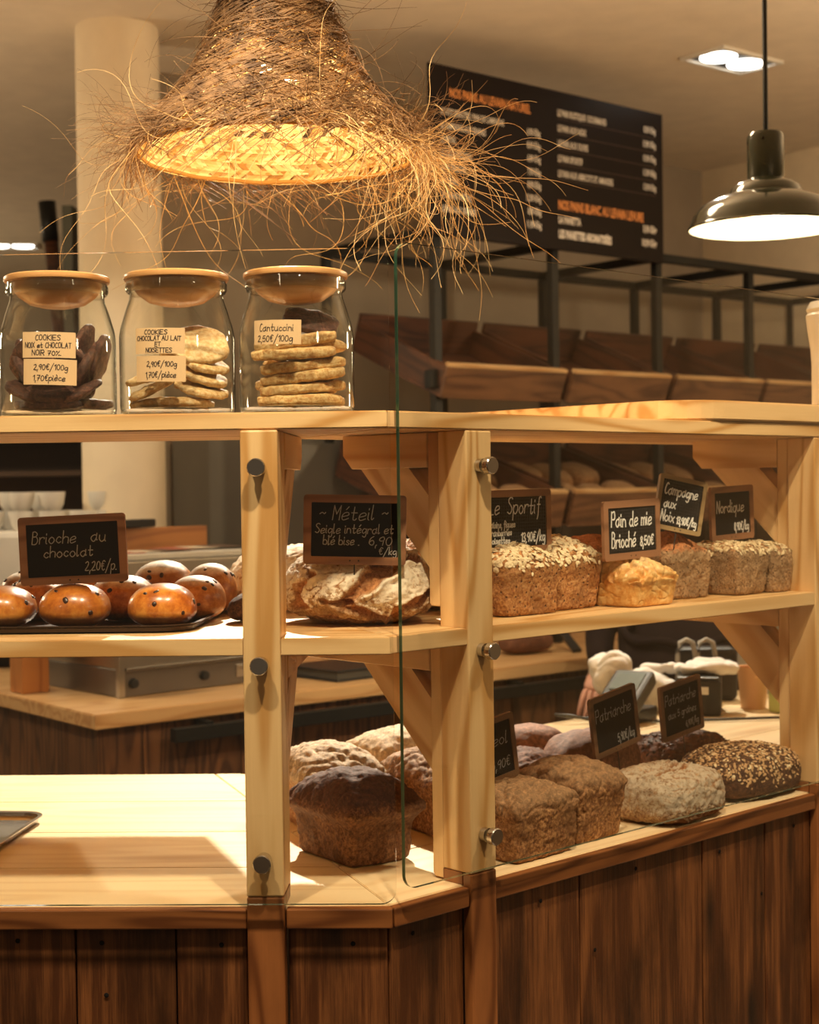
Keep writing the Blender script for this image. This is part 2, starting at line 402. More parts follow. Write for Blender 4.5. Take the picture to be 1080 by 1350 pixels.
# right top boards in the FR frame: mitre line x = -y*tan22.5
tc = [.014, .22, .44, .66, .88]
for a, b in zip(tc[:-1], tc[1:]):
    rr = .0008; mx_ = lambda y: y * .4142 + .0012
    pts = [(mx_(a), a + rr), (2.6, a + rr), (2.6, b - rr), (mx_(b), b - rr)]
    if b > .85:
        pts = [(mx_(a), a + rr), (2.6, a + rr), (2.6, .876), (.4207, .876), (.4290, .8895), (.4235, .9065), (.3905, .939)]
    prism('countertop_board', pts, Z - TH, Z, M['pinetop'], ct, FR, .0012)
# stained edge strips
for x0, x1 in ((-2.4, -.2905), (-.239, -.0985)): span('edge_strip', x0, x1, CY - .003, ny - .0005, Z - .027, Z - .0005, M['stain'], ct, bev=.002)
for x0, x1 in ((.003, .142), (.194, 1.012), (1.064, 2.6)): span('edge_strip', x0, x1, -.001, .0135, Z - .027, Z - .0005, M['stain'], ct, F=FR, bev=.002)
# corner trims on the mitre (small triangular infill)
# plank fronts
def planks(xs, y, z0, z1, mat, parent, F, th=.022, seed=1, gap=.0022):
    r = random.Random(seed)
    for a, b in zip(xs[:-1], xs[1:]):
        dy = r.uniform(-.0015, .0025)
        span('plank', a + gap / 2, b - gap / 2, y + dy, y + dy + th, z0, z1, mat, parent, F, .0022, 'z')
planks([-2.4, -2.2, -1.98, -1.8, -1.6, -1.42, -1.22, -1.05, -.88, -.70, -.523, -.388, -.2915], 1.990 + .004, .02, Z - .028, M['plank'], ct, I4, seed=2)
planks([-.2385, -.1055], 1.994, .02, Z - .028, M['plank'], ct, I4, seed=3)
planks([.004, .1435], .012, .02, Z - .028, M['plank'], ct, FR, seed=5)
planks([.1935, .39, .696, .873, 1.0125], .012, .02, Z - .028, M['plank'], ct, FR, seed=6)
planks([1.064, 1.25, 1.43, 1.66, 1.85, 2.05, 2.3, 2.6], .012, .02, Z - .028, M['plank'], ct, FR, seed=8)
# inner carcass
span('carcass', -2.38, -.60, 2.03, 2.86, .02, Z - TH - .001, M['brownshelf'], ct, bev=0)
span('carcass', .45, 2.58, .04, .84, .02, Z - TH - .001, M['brownshelf'], ct, F=FR, bev=0)
# nail heads / holes on planks
def nails(parent, F, y, xs, zs, r=.0035):
    for x in xs:
        for z in zs:
            mobj('nail_hole', NAIL, parent, F @ T(x, y, z) @ RX(90))
NAIL = lathe([(0, .0004), (.0026, .0004), (.0034, 0)], 9); NAIL.materials.append(M['slate'])
for x, z in ((-.487, .902), (-.482, .832), (-.327, .899), (-.152, .900), (-.60, .905), (-.655, .84)): nails(ct, I4, 1.9925, (x,), (z,))
for x, z in ((.045, .905), (.30, .898), (.52, .905), (.74, .893), (.96, .900), (.86, .80), (.42, .80)): nails(ct, FR, .0105, (x,), (z,))

# ------------------------------------------------------------------ shelf frame
sf = thing('shelf_frame', 'pale pine open shelf frame standing on the counter with three posts', 'shelf unit', T(-.1, 2.0, 0))
P1x = (-.2895, -.2400)
def post(x0, x1, y0, y1, F):
    span('post', x0, x1, y0, y1, .968, 1.580, M['pine'], sf, F, .0025, 'z')
    yb = 1.9965 if F is I4 else .0135              # the foot runs down before the countertop, the heel stands on it
    o = span('post_foot', x0, x1, y0, yb, .0, .9675, M['stain'], sf, F, .0025, 'z'); o['label'] = 'dark-stained lower end of a post'
    span('post_heel', x0, x1, yb + .0005, y1, .9503, .9675, M['stain'], sf, F, .001, 'z')
post(P1x[0], P1x[1], 1.972, 2.042, I4)
post(.143, .193, -.004, .052, FR)
post(1.013, 1.063, -.004, .052, FR)
post(1.88, 1.93, -.004, .052, FR)
post(-1.25, -1.20, 1.972, 2.042, I4)
# note the counter top, strips and planks stop against the posts
# shelves
def shelf_board(name, z0, z1, dL, dR, y0=1.975, yR=-.002):
    mx2 = lambda y, q=.4142: CX - (y - CY) * q
    # left board(s)
    pts = [(-2.4, y0), (mx2(y0) - .0006, y0), (mx2(dL) - .0006, dL), (-2.4, dL)]
    return pts
# top boards
prism('top_board', shelf_board('', 0, 0, 2.385, 0), 1.5805, 1.6035, M['pine'], sf, I4, .002)
prism('top_board', [(-.002, -.004), (2.5, -.004), (2.5, .40), (.166, .40)], 1.5805, 1.6035, M['pine'], sf, FR, .002)
# mid boards (cut around the posts)
mid0, mid1 = 1.285, 1.3075
def midL():
    y0, d = 1.974, 2.76; mx2 = lambda y: CX - (y - CY) * .4142 - .0006
    return [(-2.4, y0), (P1x[0] - .0005, y0), (P1x[0] - .0005, 2.0425), (P1x[1] + .0005, 2.0425), (P1x[1] + .0005, y0), (mx2(y0), y0), (mx2(d), d), (-2.4, d)]
prism('shelf_board', midL(), mid0, mid1, M['pine'], sf, I4, .001)
prism('shelf_board', [(-.003, -.002), (.1425, -.002), (.1425, .0525), (.1935, .0525), (.1935, -.002), (1.0125, -.002), (1.0125, .0525), (1.0635, .0525), (1.0635, -.002),
                      (2.5, -.002), (2.5, .42), (.42 * .4142, .42)], mid0, mid1, M['pine'], sf, FR, .001)
# brackets
def prof_x(name, pts, x0, x1, mat, F):
    """profile pts=(y,z) extruded along local x; grain along y"""
    bm = bmesh.new(); a = [bm.verts.new((x0, y, z)) for y, z in pts]; b = [bm.verts.new((x1, y, z)) for y, z in pts]; n = len(pts)
    bm.faces.new(a); bm.faces.new(b[::-1])
    for i in range(n): bm.faces.new((a[i], b[i], b[(i + 1) % n], a[(i + 1) % n]))
    bmesh.ops.recalc_face_normals(bm, faces=bm.faces[:])
    c = Vector((sum(v.co.x for v in bm.verts), sum(v.co.y for v in bm.verts), sum(v.co.z for v in bm.verts))) / len(bm.verts)
    d = Vector((0, pts[1][0] - pts[0][0], pts[1][1] - pts[0][1])).normalized()
    Mx = Matrix.Translation(c) @ d.to_track_quat('X', 'Z').to_matrix().to_4x4(); inv = Mx.inverted()
    for v in bm.verts: v.co = inv @ v.co
    bmesh.ops.bevel(bm, geom=bm.edges[:], offset=.0012, segments=1, affect='EDGES')
    return mobj(name, bmmesh(name, bm), sf, F @ Mx, mat)
def bracket(x0, x1, yb, F, ztop, arm_h, arm_l, zpost_bottom):
    """arm under a shelf, upright behind the post, diagonal brace"""
    za, zb = ztop - .0005, ztop - arm_h
    prof_x('bracket_arm', [(yb + .0225, zb), (yb + arm_l - .02, zb), (yb + arm_l, zb + .02), (yb + arm_l, za), (yb + .0225, za)], x0 + .001, x1 - .001, M['pine'], F)
    prof_x('bracket_upright', [(yb + .0005, zpost_bottom), (yb + .0005, za), (yb + .022, za), (yb + .022, zpost_bottom + .004), (yb + .018, zpost_bottom)], x0 + .002, x1 - .002, M['pine'], F)
    y1, y2 = yb + .165, yb + .065
    prof_x('bracket_brace', [(yb + .0225, zb - (y1 - yb - .0225) * .98), (y1, zb - .0005), (y2, zb - .0005), (yb + .0225, zb - (y2 - yb - .0225) * .98)], x0 + .004, x1 - .004, M['pine'], F)
for (x0, x1, yb, F) in ((.143, .193, .0525, FR), (1.013, 1.063, .0525, FR), (1.88, 1.93, .0525, FR), (P1x[0], P1x[1], 2.0425, I4)):
    right = F is FR
    bracket(x0, x1, yb, F, 1.580, .050, .205 if right else .24, 1.335)
    bracket(x0, x1, yb, F, 1.285, .042, .36 if right else .40, .953)
# raised board on the right part of the top shelf
rb_pts = [(.72, -.01)]
for k in range(7):
    a = radians(270 - 90 * k / 6); rb_pts.append((.735 + .09 * cos(a), .08 + .09 * sin(a)))
rb_pts += [(.655, .60), (2.4, .60), (2.4, -.01)]
o = prism('raised_top_board', rb_pts[1:], 1.6045, 1.6375, M['pine'], None, FR, .003)
tag(o, 'thick pale pine board with rounded corner lying on the right half of the top shelf', 'board')

# ------------------------------------------------------------------ glass panels with chrome standoffs
def rr_panel(w_, h_, r, th):
    pts = rrect(w_, h_, r, 8); n = len(pts)
    vs = [(x, -th / 2, y) for x, y in pts] + [(x, th / 2, y) for x, y in pts]
    e = .0012
    fs = [tuple(range(n)), tuple(range(2 * n - 1, n - 1, -1))]
    for i in range(n): fs.append((i, n + i, n + (i + 1) % n, (i + 1) % n))
    me = pymesh('pane', vs, fs); me.materials.append(M['pane']); me.materials.append(M['glassedge'])
    for p in me.polygons[2:]: p.material_index = 1
    return me
BOLT = lathe([(0, .010), (.0108, .010), (.0120, .0085), (.0120, 0), (.0, 0)], 28); BOLT.materials.append(M['chrome'])
SHANK = lathe([(0, 0), (.0100, 0), (.0100, .0095), (.0, .0095)], 20); SHANK.materials.append(M['chrome'])
def glass(label, x0, x1, z0, z1, F, yf, bolts, yb, r=.02):
    t = thing('glass_panel', label, 'glass panel', F @ T((x0 + x1) / 2, yf, z0), 'glass sneeze guards bolted before the shelves')
    mobj('pane', rr_panel(x1 - x0, z1 - z0, r, .006), t, F @ T((x0 + x1) / 2, yf, (z0 + z1) / 2))
    for x, z in bolts:
        b = mobj('bolt', BOLT, t, F @ T(x, yf - .0035, z) @ RX(90))
        s = mobj('spacer', SHANK, t, F @ T(x, yb - .0002, z) @ RX(90))
    return t
glass('clear glass sneeze guard before the left shelves and cookie jars', -1.28, -.092, .962, 1.812, I4, 1.9585, [(-.2655, z) for z in (1.531, 1.274, 1.017)], 1.972)
glass('clear glass sneeze guard with green edge before the right shelves', .004, 1.045, .976, 1.822, FR, -.0175, [(.168, z) for z in (1.531, 1.276, 1.02)], -.004)

# ------------------------------------------------------------------ stroke font for handwriting
G = {'a': '68491806244467 6a6575', 'b': '0e05245466582907', 'c': '58391806153455', 'd': '68391806153466 6e6574', 'e': '06576859391806143465',
 'f': '6d5e3c3320 1959', 'g': '6839180624456769624011', 'h': '0e04 0729496864', 'i': '090514 0b0c', 'j': '29221000 2b2c', 'k': '0e04 5906 0654',
 'l': '0e051425', 'm': '0904 07294844 47698884', 'n': '0904 07295864', 'o': '3918062444665839', 'p': '0900 0729596866442406', 'q': '6839180624446769 6960',
 'r': '0904 07295958', 's': '5839182746553405', 't': '2d25344455 0959', 'u': '0906244466 696574', 'v': '093469', 'x': '0964 6904', 'y': '0906244567 69624011', 'z': '09690464',
 'é': '06576859391806143465 3b5d', 'è': '06576859391806143465 5b3d', '€': '6c4d2c19254465 0a4a 0848',
 '0': '3c1b08153455685b3c', '1': '0a3c34', '2': '0b2c4c5a370464', '3': '0b3c5a2857553405', '5': '5c1c 1c084967553405', '6': '4c1a06244456482806', '7': '0c6c24 1858',
 '8': '3c1b295755341517495b3c', '9': '5a4c1b0928595b44', ',': '140301', '.': '0414', '/': '7e01', '%': '6c04 0b1c2b1a0b 5565645455', '~': '08294859',
 'A': '043e64 1858', 'B': '0e04 0e3e5c3a0a 0a4a674404', 'C': '5d3e1c08153455', 'E': '6e0e0464 0959', 'H': '0e04 6e64 0969', 'I': '0e04', 'K': '0e04 6e09 0964',
 'L': '0e0464', 'M': '040e386e64', 'N': '040e646e', 'O': '3e1d09153455695d3e', 'P': '0e04 0d3e5e6b5909', 'R': '0e04 0d3e5e6b5909 2964', 'S': '6d4e1d1b4967553405',
 'T': '0e6e 3e34', 'U': '0e062444666e', 'X': '0e64 6e04'}
STRAIGHT = set('AEHIKLMNTXzkvx17%/')
def catmull(p, n=4):
    if len(p) < 3: return p
    out = []; q = [p[0]] + p + [p[-1]]
    for i in range(1, len(q) - 2):
        for k in range(n):
            t = k / n; a, b, c, d = q[i - 1:i + 3]
            out.append(tuple(.5 * (2 * b[j] + (c[j] - a[j]) * t + (2 * a[j] - 5 * b[j] + 4 * c[j] - d[j]) * t * t + (3 * b[j] - a[j] - 3 * c[j] + d[j]) * t ** 3) for j in (0, 1)))
    return out + [p[-1]]
def strokes(txt, h, narrow=.9, slant=.12, rnd=None, jit=.35):
    """polylines of a line of text; h = height of a capital; returns (lines, width)"""
    u = h / 10.; x = 0; out = []; rnd = rnd or R_
    for ch in txt:
        if ch == ' ': x += 5; continue
        g = G.get(ch)
        if not g: x += 4; continue
        g = g.split(' '); mxx = 0; dy = rnd.uniform(-jit, jit)
        for s in g:
            pts = [(int(s[i], 36), int(s[i + 1], 36)) for i in range(0, len(s), 2)]
            mxx = max(mxx, max(p[0] for p in pts))
            if ch not in STRAIGHT: pts = catmull([(float(a), float(b)) for a, b in pts])
            pl = [((x + a + (b - 4) * slant) * u * narrow, (b - 4 + dy) * u) for a, b in pts]
            out += [list(sg) for sg in zip(pl[:-1], pl[1:])] if ch in STRAIGHT else [pl]
        x += mxx + 2.2
    return out, x * u * narrow
def ribbon(lines, wd):
    V, Fc = [], []
    for ln in lines:
        n = len(ln); o = len(V)
        for i, p in enumerate(ln):
            a, b = ln[max(0, i - 1)], ln[min(n - 1, i + 1)]
            d = Vector((b[0] - a[0], b[1] - a[1]));
            if d.length < 1e-9: d = Vector((1, 0))
            d.normalize(); nx, ny_ = -d.y * wd / 2, d.x * wd / 2
            ex = d * (wd * .45 * (1 if i == n - 1 else (-1 if i == 0 else 0)))
            V += [(p[0] + nx + ex.x, p[1] + ny_ + ex.y), (p[0] - nx + ex.x, p[1] - ny_ + ex.y)]
            if i: Fc.append((o + 2 * i - 2, o + 2 * i - 1, o + 2 * i + 1, o + 2 * i))
    return V, Fc
def lettering(rows, wd, seed=0):
    """rows: (text, x, z, capheight, narrow, slant)"""
    rnd = random.Random(seed); all_ = []
    for (txt, x, z, h, wt, sl) in rows:                 # wt = width of the written line
        nat = strokes(txt, h, 1, sl, random.Random(1))[1]
        ls, _ = strokes(txt, h, wt / nat, sl, rnd)
        all_ += [[(a + x, b + z) for a, b in l] for l in ls]
    return ribbon(all_, wd)

def slate_sign(label, Mx, w_, h_, rows, framemat, chalk='chalk', wd=.0018, grid=False, spike=.03, fr=.011, seed=0, spike_x=0):
    """Mx: centre of the sign, local x right, z up, -y the face"""
    t = thing('price_sign', label, 'price sign', Mx @ T(0, 0, -h_ / 2 - spike), 'chalkboard price signs')
    outer = rrect(w_, h_, .005, 4); inner = rrect(w_ - 2 * fr, h_ - 2 * fr, .001, 4); n = len(outer); th = .006
    vs = [(x, -th / 2, z) for x, z in outer] + [(x, -th / 2, z) for x, z in inner] + [(x, th / 2, z) for x, z in outer] + [(x, th / 2, z) for x, z in inner]
    fs = []
    for i in range(n):
        j = (i + 1) % n
        fs += [(i, j, n + j, n + i), (2 * n + i, 3 * n + i, 3 * n + j, 2 * n + j), (i, 2 * n + i, 2 * n + j, j), (n + i, n + j, 3 * n + j, 3 * n + i)]
    mobj('frame', pymesh('frame', vs, fs), t, Mx, M[framemat])
    s = mobj('slate', boxmesh(w_ - 2 * fr + .0005, .0025, h_ - 2 * fr + .0005, 0), t, Mx, M['slate'])
    if grid:
        ls = []; iw, ih = w_ - 2 * fr, h_ - 2 * fr; st = .0052
        k = -iw / 2 + st
        while k < iw / 2: ls.append([(k, -ih / 2), (k, ih / 2)]); k += st
        k = -ih / 2 + st
        while k < ih / 2: ls.append([(-iw / 2, k), (iw / 2, k)]); k += st
        v, f = ribbon(ls, .00035); g = mobj('grid_lines', pymesh('grid', [(a, -.00145, b) for a, b in v], f), s, Mx, M['grid']); g['kind'] = 'stuff'
    v, f = lettering(rows, wd, seed)
    mobj('lettering', pymesh('lettering', [(a, -.0018, b) for a, b in v], f), s, Mx, M[chalk])
    if spike:
        v, f = tube([(spike_x, 0, -h_ / 2 + .003), (spike_x, 0, -h_ / 2 - spike)], .0009, 6)
        mobj('pin', pymesh('pin', v, f), t, Mx, M['black'])
    for sx in (-.006, .006):
        mobj('rivet', RIVET, t, Mx @ T(sx + .0, -th / 2 - .0001, -h_ / 2 + fr / 2) @ RX(90))
    return t
RIVET = lathe([(0, .0004), (.0011, .0003), (.0012, 0)], 8); RIVET.materials.append(M['black'])

slate_sign('brown-framed slate reading Brioche au chocolat over the tray of brioches', T(-.552, 2.13, 1.421) @ RY(-2.2), .153, .097,
           [('Brioche   au', -.058, .010, .0175, .108, .2), ('chocolat', -.042, -.010, .0155, .072, .15), ('2,20€/p.', .016, -.031, .0150, .046, .25)], 'slateframe', 'chalkdim', .0013, spike=.05, seed=3)
slate_sign('brown-framed slate reading Méteil, seigle intégral, on the round floured loaf', T(-.150, 2.105, 1.4445) @ RY(1.6), .143, .097,
           [('~ Méteil ~', -.050, .014, .0200, .098, .2), ('Seigle intégral et', -.055, -.005, .0130, .110, .15), ('blé bise .', -.044, -.021, .0130, .052, .15), ('6,90', .020, -.021, .0145, .034, .15), ('€/kg', .034, -.034, .0105, .026, .15)],
           'slateframe', 'chalkdim', .0012, spike=.03, seed=4)
slate_sign('brown-framed grid slate reading Le Sportif beside the second post', FR @ T(.368, .115, 1.4475) @ RY(-.5), .158, .098,
           [('Le  Sportif', -.060, .012, .0250, .118, .22), ('raisins, figues', -.060, -.008, .0105, .058, .1), ('cranberries', -.060, -.020, .0105, .050, .1), ('noisettes', -.060, -.032, .0100, .046, .1), ('13,90€/kg', .010, -.031, .0170, .056, .15)],
           'slateframe', 'chalk', .0019, True, .03, seed=5)
slate_sign('brown-framed grid slate reading Pain de mie Brioché', FR @ T(.580, .06, 1.430) @ RY(-1.5), .142, .094,
           [('Pain de mie', -.052, .006, .0235, .104, .12), ('Brioché', -.052, -.027, .0240, .062, .12), ('8,50€', .019, -.027, .0180, .036, .12)], 'slateframe', 'chalk', .0025, True, .035, seed=6)
slate_sign('pale-framed tilted slate reading Campagne aux Noix', FR @ T(.728, .075, 1.4665) @ RZ(-16) @ RY(11), .098, .092,
           [('Campagne', -.036, .014, .0185, .070, .15), ('aux', -.034, -.008, .0165, .026, .12), ('Noix', -.037, -.031, .0185, .030, .12), ('13,90€/kg', -.004, -.032, .0145, .043, .12)], 'slatepale', 'chalk', .0022, True, .03, fr=.0075, seed=7)
slate_sign('brown-framed slate reading Nordique above the loaves nearest the right post', FR @ T(.925, .110, 1.4485) @ RY(-2), .128, .096,
           [('Nordique', -.047, .002, .0210, .084, .12), ('8,90€/kg', .004, -.031, .0165, .046, .12)], 'slateframe', 'chalk', .0021, False, .04, seed=8)
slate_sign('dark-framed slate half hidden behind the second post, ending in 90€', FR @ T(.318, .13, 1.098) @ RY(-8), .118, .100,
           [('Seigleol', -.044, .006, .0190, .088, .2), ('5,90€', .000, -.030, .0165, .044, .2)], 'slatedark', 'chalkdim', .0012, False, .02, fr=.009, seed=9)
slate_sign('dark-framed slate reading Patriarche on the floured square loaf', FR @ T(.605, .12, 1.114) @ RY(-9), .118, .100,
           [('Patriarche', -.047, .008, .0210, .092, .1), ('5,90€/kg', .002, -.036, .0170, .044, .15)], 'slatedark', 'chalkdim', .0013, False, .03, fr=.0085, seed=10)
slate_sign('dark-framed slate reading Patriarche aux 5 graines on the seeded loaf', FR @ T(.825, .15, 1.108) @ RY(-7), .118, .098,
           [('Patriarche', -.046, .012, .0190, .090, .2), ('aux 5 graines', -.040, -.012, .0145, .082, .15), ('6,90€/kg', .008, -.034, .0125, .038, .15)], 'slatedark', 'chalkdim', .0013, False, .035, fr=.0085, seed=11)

# ------------------------------------------------------------------ bread builders
def cubegrid(n, k=7.0):
    """rounded cube surface: list of unit superquadric points and faces"""
    idx = {}; vs = []; fs = []
    def v(i, j, l):
        key = (i, j, l)
        if key not in idx:
            p = Vector((2 * i / n - 1, 2 * j / n - 1, 2 * l / n - 1))
            m = (abs(p.x) ** k + abs(p.y) ** k + abs(p.z) ** k) ** (1 / k)
            idx[key] = len(vs); vs.append(p / m)
        return idx[key]
    for a in range(n):
        for b in range(n):
            for (f, flip) in ((lambda x, y: (x, y, 0), 1), (lambda x, y: (x, y, n), 0), (lambda x, y: (x, 0, y), 0), (lambda x, y: (x, n, y), 1), (lambda x, y: (0, x, y), 1), (lambda x, y: (n, x, y), 0)):
                q = [v(*f(a, b)), v(*f(a + 1, b)), v(*f(a + 1, b + 1)), v(*f(a, b + 1))]
                fs.append(tuple(q[::-1]) if flip else tuple(q))
    return vs, fs
_cg = {}
def cg(n, k):
    if (n, k) not in _cg: _cg[(n, k)] = cubegrid(n, k)
    return _cg[(n, k)]
def tin_loaf_mesh(L, Wd, H, dome, over, seed, n=26, k=14, rough=.003, ridge=.003, taper=.1, ends=.5):
    n = int(n * 1.55)
    vs, fs = cg(n, k); off = Vector((seed * 3.1, seed * 1.7, seed * .9)); out = []; rough *= 1.0
    for p in vs:
        z = (p.z + 1) / 2; tp = 1 - taper + taper * z
        wt = sm(.70, .92, z)
        d = dome * max(0, 1 - p.x * p.x) ** ends * max(0, 1 - p.y * p.y) ** .5
        ov = over * exp(-((z - .84) / .11) ** 2)
        q = Vector((p.x * L / 2 * (tp + ov), p.y * Wd / 2 * (tp + ov * L / Wd), z * H + wt * (d)))
        w0 = Vector((p.x, p.y, p.z)).normalized()
        nz = noise.fractal(q * 60 + off, .75, 2.2, 5) * rough
        nb = noise.noise(q * 14 + off) * rough * 1.6
        rd = -max(0, .12 - abs(noise.noise(q * 26 + off * 2))) * ridge * 8 * wt - max(0, .10 - abs(noise.noise(q * 55 + off * 3))) * ridge * 5 * (.35 + .65 * wt)
        q = q + w0 * (nz + nb + rd) * (1 if z > .02 else 0)
        q.z = max(q.z, 0); out.append(q)
    return pymesh('loaf', out, fs, True)
def crust_seeds(me, count, size, zmin, seed, normal_min=.1, flat=.3, ymax=None, region=None):
    """flakes lying on the faces of me above zmin; low flat hexagonal lozenges"""
    r = random.Random(seed); polys = [p for p in me.polygons if p.center.z > zmin + r.uniform(-.004, .012) and p.normal.z > normal_min and (region is None or region(p.center))]
    if not polys: return None
    V, Fc = [], []
    cum = []; tot = 0
    for p in polys: tot += p.area; cum.append(tot)
    import bisect
    for _ in range(count):
        p = polys[bisect.bisect(cum, r.uniform(0, tot)) % len(polys)]
        vs = [me.vertices[i].co for i in p.vertices]; a, b = r.random(), r.random()
        c = vs[0].lerp(vs[1], a).lerp(vs[3 % len(vs)].lerp(vs[2], a), b)
        nrm = (Vector(p.normal) + Vector((r.uniform(-.5, .5), r.uniform(-.5, .5), r.uniform(-.3, .5)))).normalized()
        tx = nrm.orthogonal().normalized(); ty = nrm.cross(tx); an = r.uniform(0, 6.28)
        e1 = tx * cos(an) + ty * sin(an); e2 = nrm.cross(e1); s = size * r.uniform(.7, 1.25); asp = r.uniform(.55, .85)
        o = len(V)
        for k in range(6):
            aa = k * pi / 3; V.append(c + e1 * cos(aa) * s + e2 * sin(aa) * s * asp + nrm * s * .12)
        V.append(c + nrm * s * (.12 + flat)); V.append(c - nrm * s * .15)
        for k in range(6):
            k2 = (k + 1) % 6; Fc += [(o + k, o + k2, o + 6), (o + k2, o + k, o + 7)]
    return pymesh('flakes', V, Fc)
def loaf(label, me, mat, Mx, group=None, seeds=None, cat='bread', name='tin_loaf'):
    t = None
    if seeds:
        t = thing(name, label, cat, Mx, group)
        mobj('crust', me, t, Mx, mat)
        for (cnt, size, zmin, sd, sm_) in seeds:
            fm = crust_seeds(me, cnt, size, zmin, sd)
            if fm: s = mobj('seed_topping', fm, t, Mx, sm_); s['kind'] = 'stuff'
        return t
    o = mobj(name, me, None, Mx, mat); tag(o, label, cat, group); return o
def at(s, tt, z, rot=0): return FR @ T(s, tt, z) @ RZ(rot)
Zc, Zm, Zt = .9502, 1.3077, 1.6037
# --- counter, left of second post
g1 = 'dark tin loaves on the corner of the counter'
loaf('dark brown tin loaf with domed overhanging cap, nearest on the counter corner', tin_loaf_mesh(.172, .122, .092, .040, .15, 1, 34, rough=.0026, taper=.12), M['rye'], T(-.170, 2.272, Zc) @ RZ(128), g1)
loaf('big floury-topped brown loaf behind the dark capped loaf, beside the left post', tin_loaf_mesh(.20, .135, .095, .036, .05, 2, 30, ridge=.005), M['ryepale'], T(-.232, 2.505, Zc) @ RZ(118), g1)
loaf('rounded floury loaf at the back of the corner pile', tin_loaf_mesh(.18, .12, .088, .034, .06, 3, 26), M['ryepale'], T(-.120, 2.735, Zc) @ RZ(45), g1)
loaf('brown cracked tin loaf in shade behind the second post', tin_loaf_mesh(.19, .125, .095, .032, .06, 4, 28, ridge=.006), M['ryelight'], T(-.042, 2.464, Zc) @ RZ(120), g1)
# --- counter, right of second post
g2 = 'loaves on the right counter'
loaf('square tin loaf with crackled pale crown right beside the second post', tin_loaf_mesh(.148, .135, .088, .022, .03, 5, 32, ridge=.007), M['ryelight'], T(.075, 2.288, Zc) @ RZ(47), g2)
loaf('tall brown tin loaf with bulging crown, second from the post', tin_loaf_mesh(.118, .135, .094, .030, .05, 6, 32, ridge=.006), M['ryelight'], T(.163, 2.397, Zc) @ RZ(47), g2)
loaf('dark reddish loaf tucked behind the two square tin loaves', tin_loaf_mesh(.125, .12, .088, .024, .02, 7, 24), M['redcrust'], T(.095, 2.545, Zc) @ RZ(50), g2)
# free-form loaves: squashed super-ellipsoids
def bun_mesh(a, b, h, seed, n=30, k=2.6, rough=.003, freq=30, under=.35, point=0, lump=.12):
    vs, fs = cg(n, k); off = Vector((seed * 2.3, seed * 1.1, seed * .7)); out = []
    for p in vs:
        x, y, z = p.x, p.y, p.z
        zz = z * h * (1 - under) if z > 0 else z * h * under
        q = Vector((x * a, y * b * (1 - point * x * x), zz + h * under))
        w0 = Vector((x / a, y / b, z / h)).normalized()
        q += w0 * (noise.fractal(q * freq + off, .8, 2.1, 4) * rough + noise.noise(q * 9 + off) * lump * h * .3)
        q.z = max(0, q.z); out.append(q)
    return pymesh('bun', out, fs, True)
loaf('long dark pointed batard behind the middle price sign', bun_mesh(.115, .072, .118, 8, 28, 2.7, point=.35), M['pinky'], T(.222, 2.702, Zc) @ RZ(46), g2, name='batard_loaf')
loaf('pinkish brown rounded loaf at the back of the right counter pile', bun_mesh(.09, .06, .10, 9, 24, 3), M['pinky'], T(.108, 2.86, Zc) @ RZ(20), g2, name='batard_loaf')
me = bun_mesh(.10, .072, .080, 10, 30, 3, rough=.006, freq=55)
loaf('dark rough seeded loaf behind the floured square loaf', me, M['redcrust'], T(.405, 2.885, Zc) @ RZ(30), g2, [(700, .0042, .03, 4, M['crate'])], name='seeded_loaf')
me = bun_mesh(.118, .083, .082, 11, 34, 3, rough=.003, freq=45)
loaf('dark batard crusted with pale sunflower seeds, rightmost on the counter', me, M['graines'], T(.492, 2.722, Zc) @ RZ(42), g2, [(1500, .0032, .012, 5, M['seedbrown']), (260, .0034, .02, 6, M['oat'])], name='seeded_loaf')

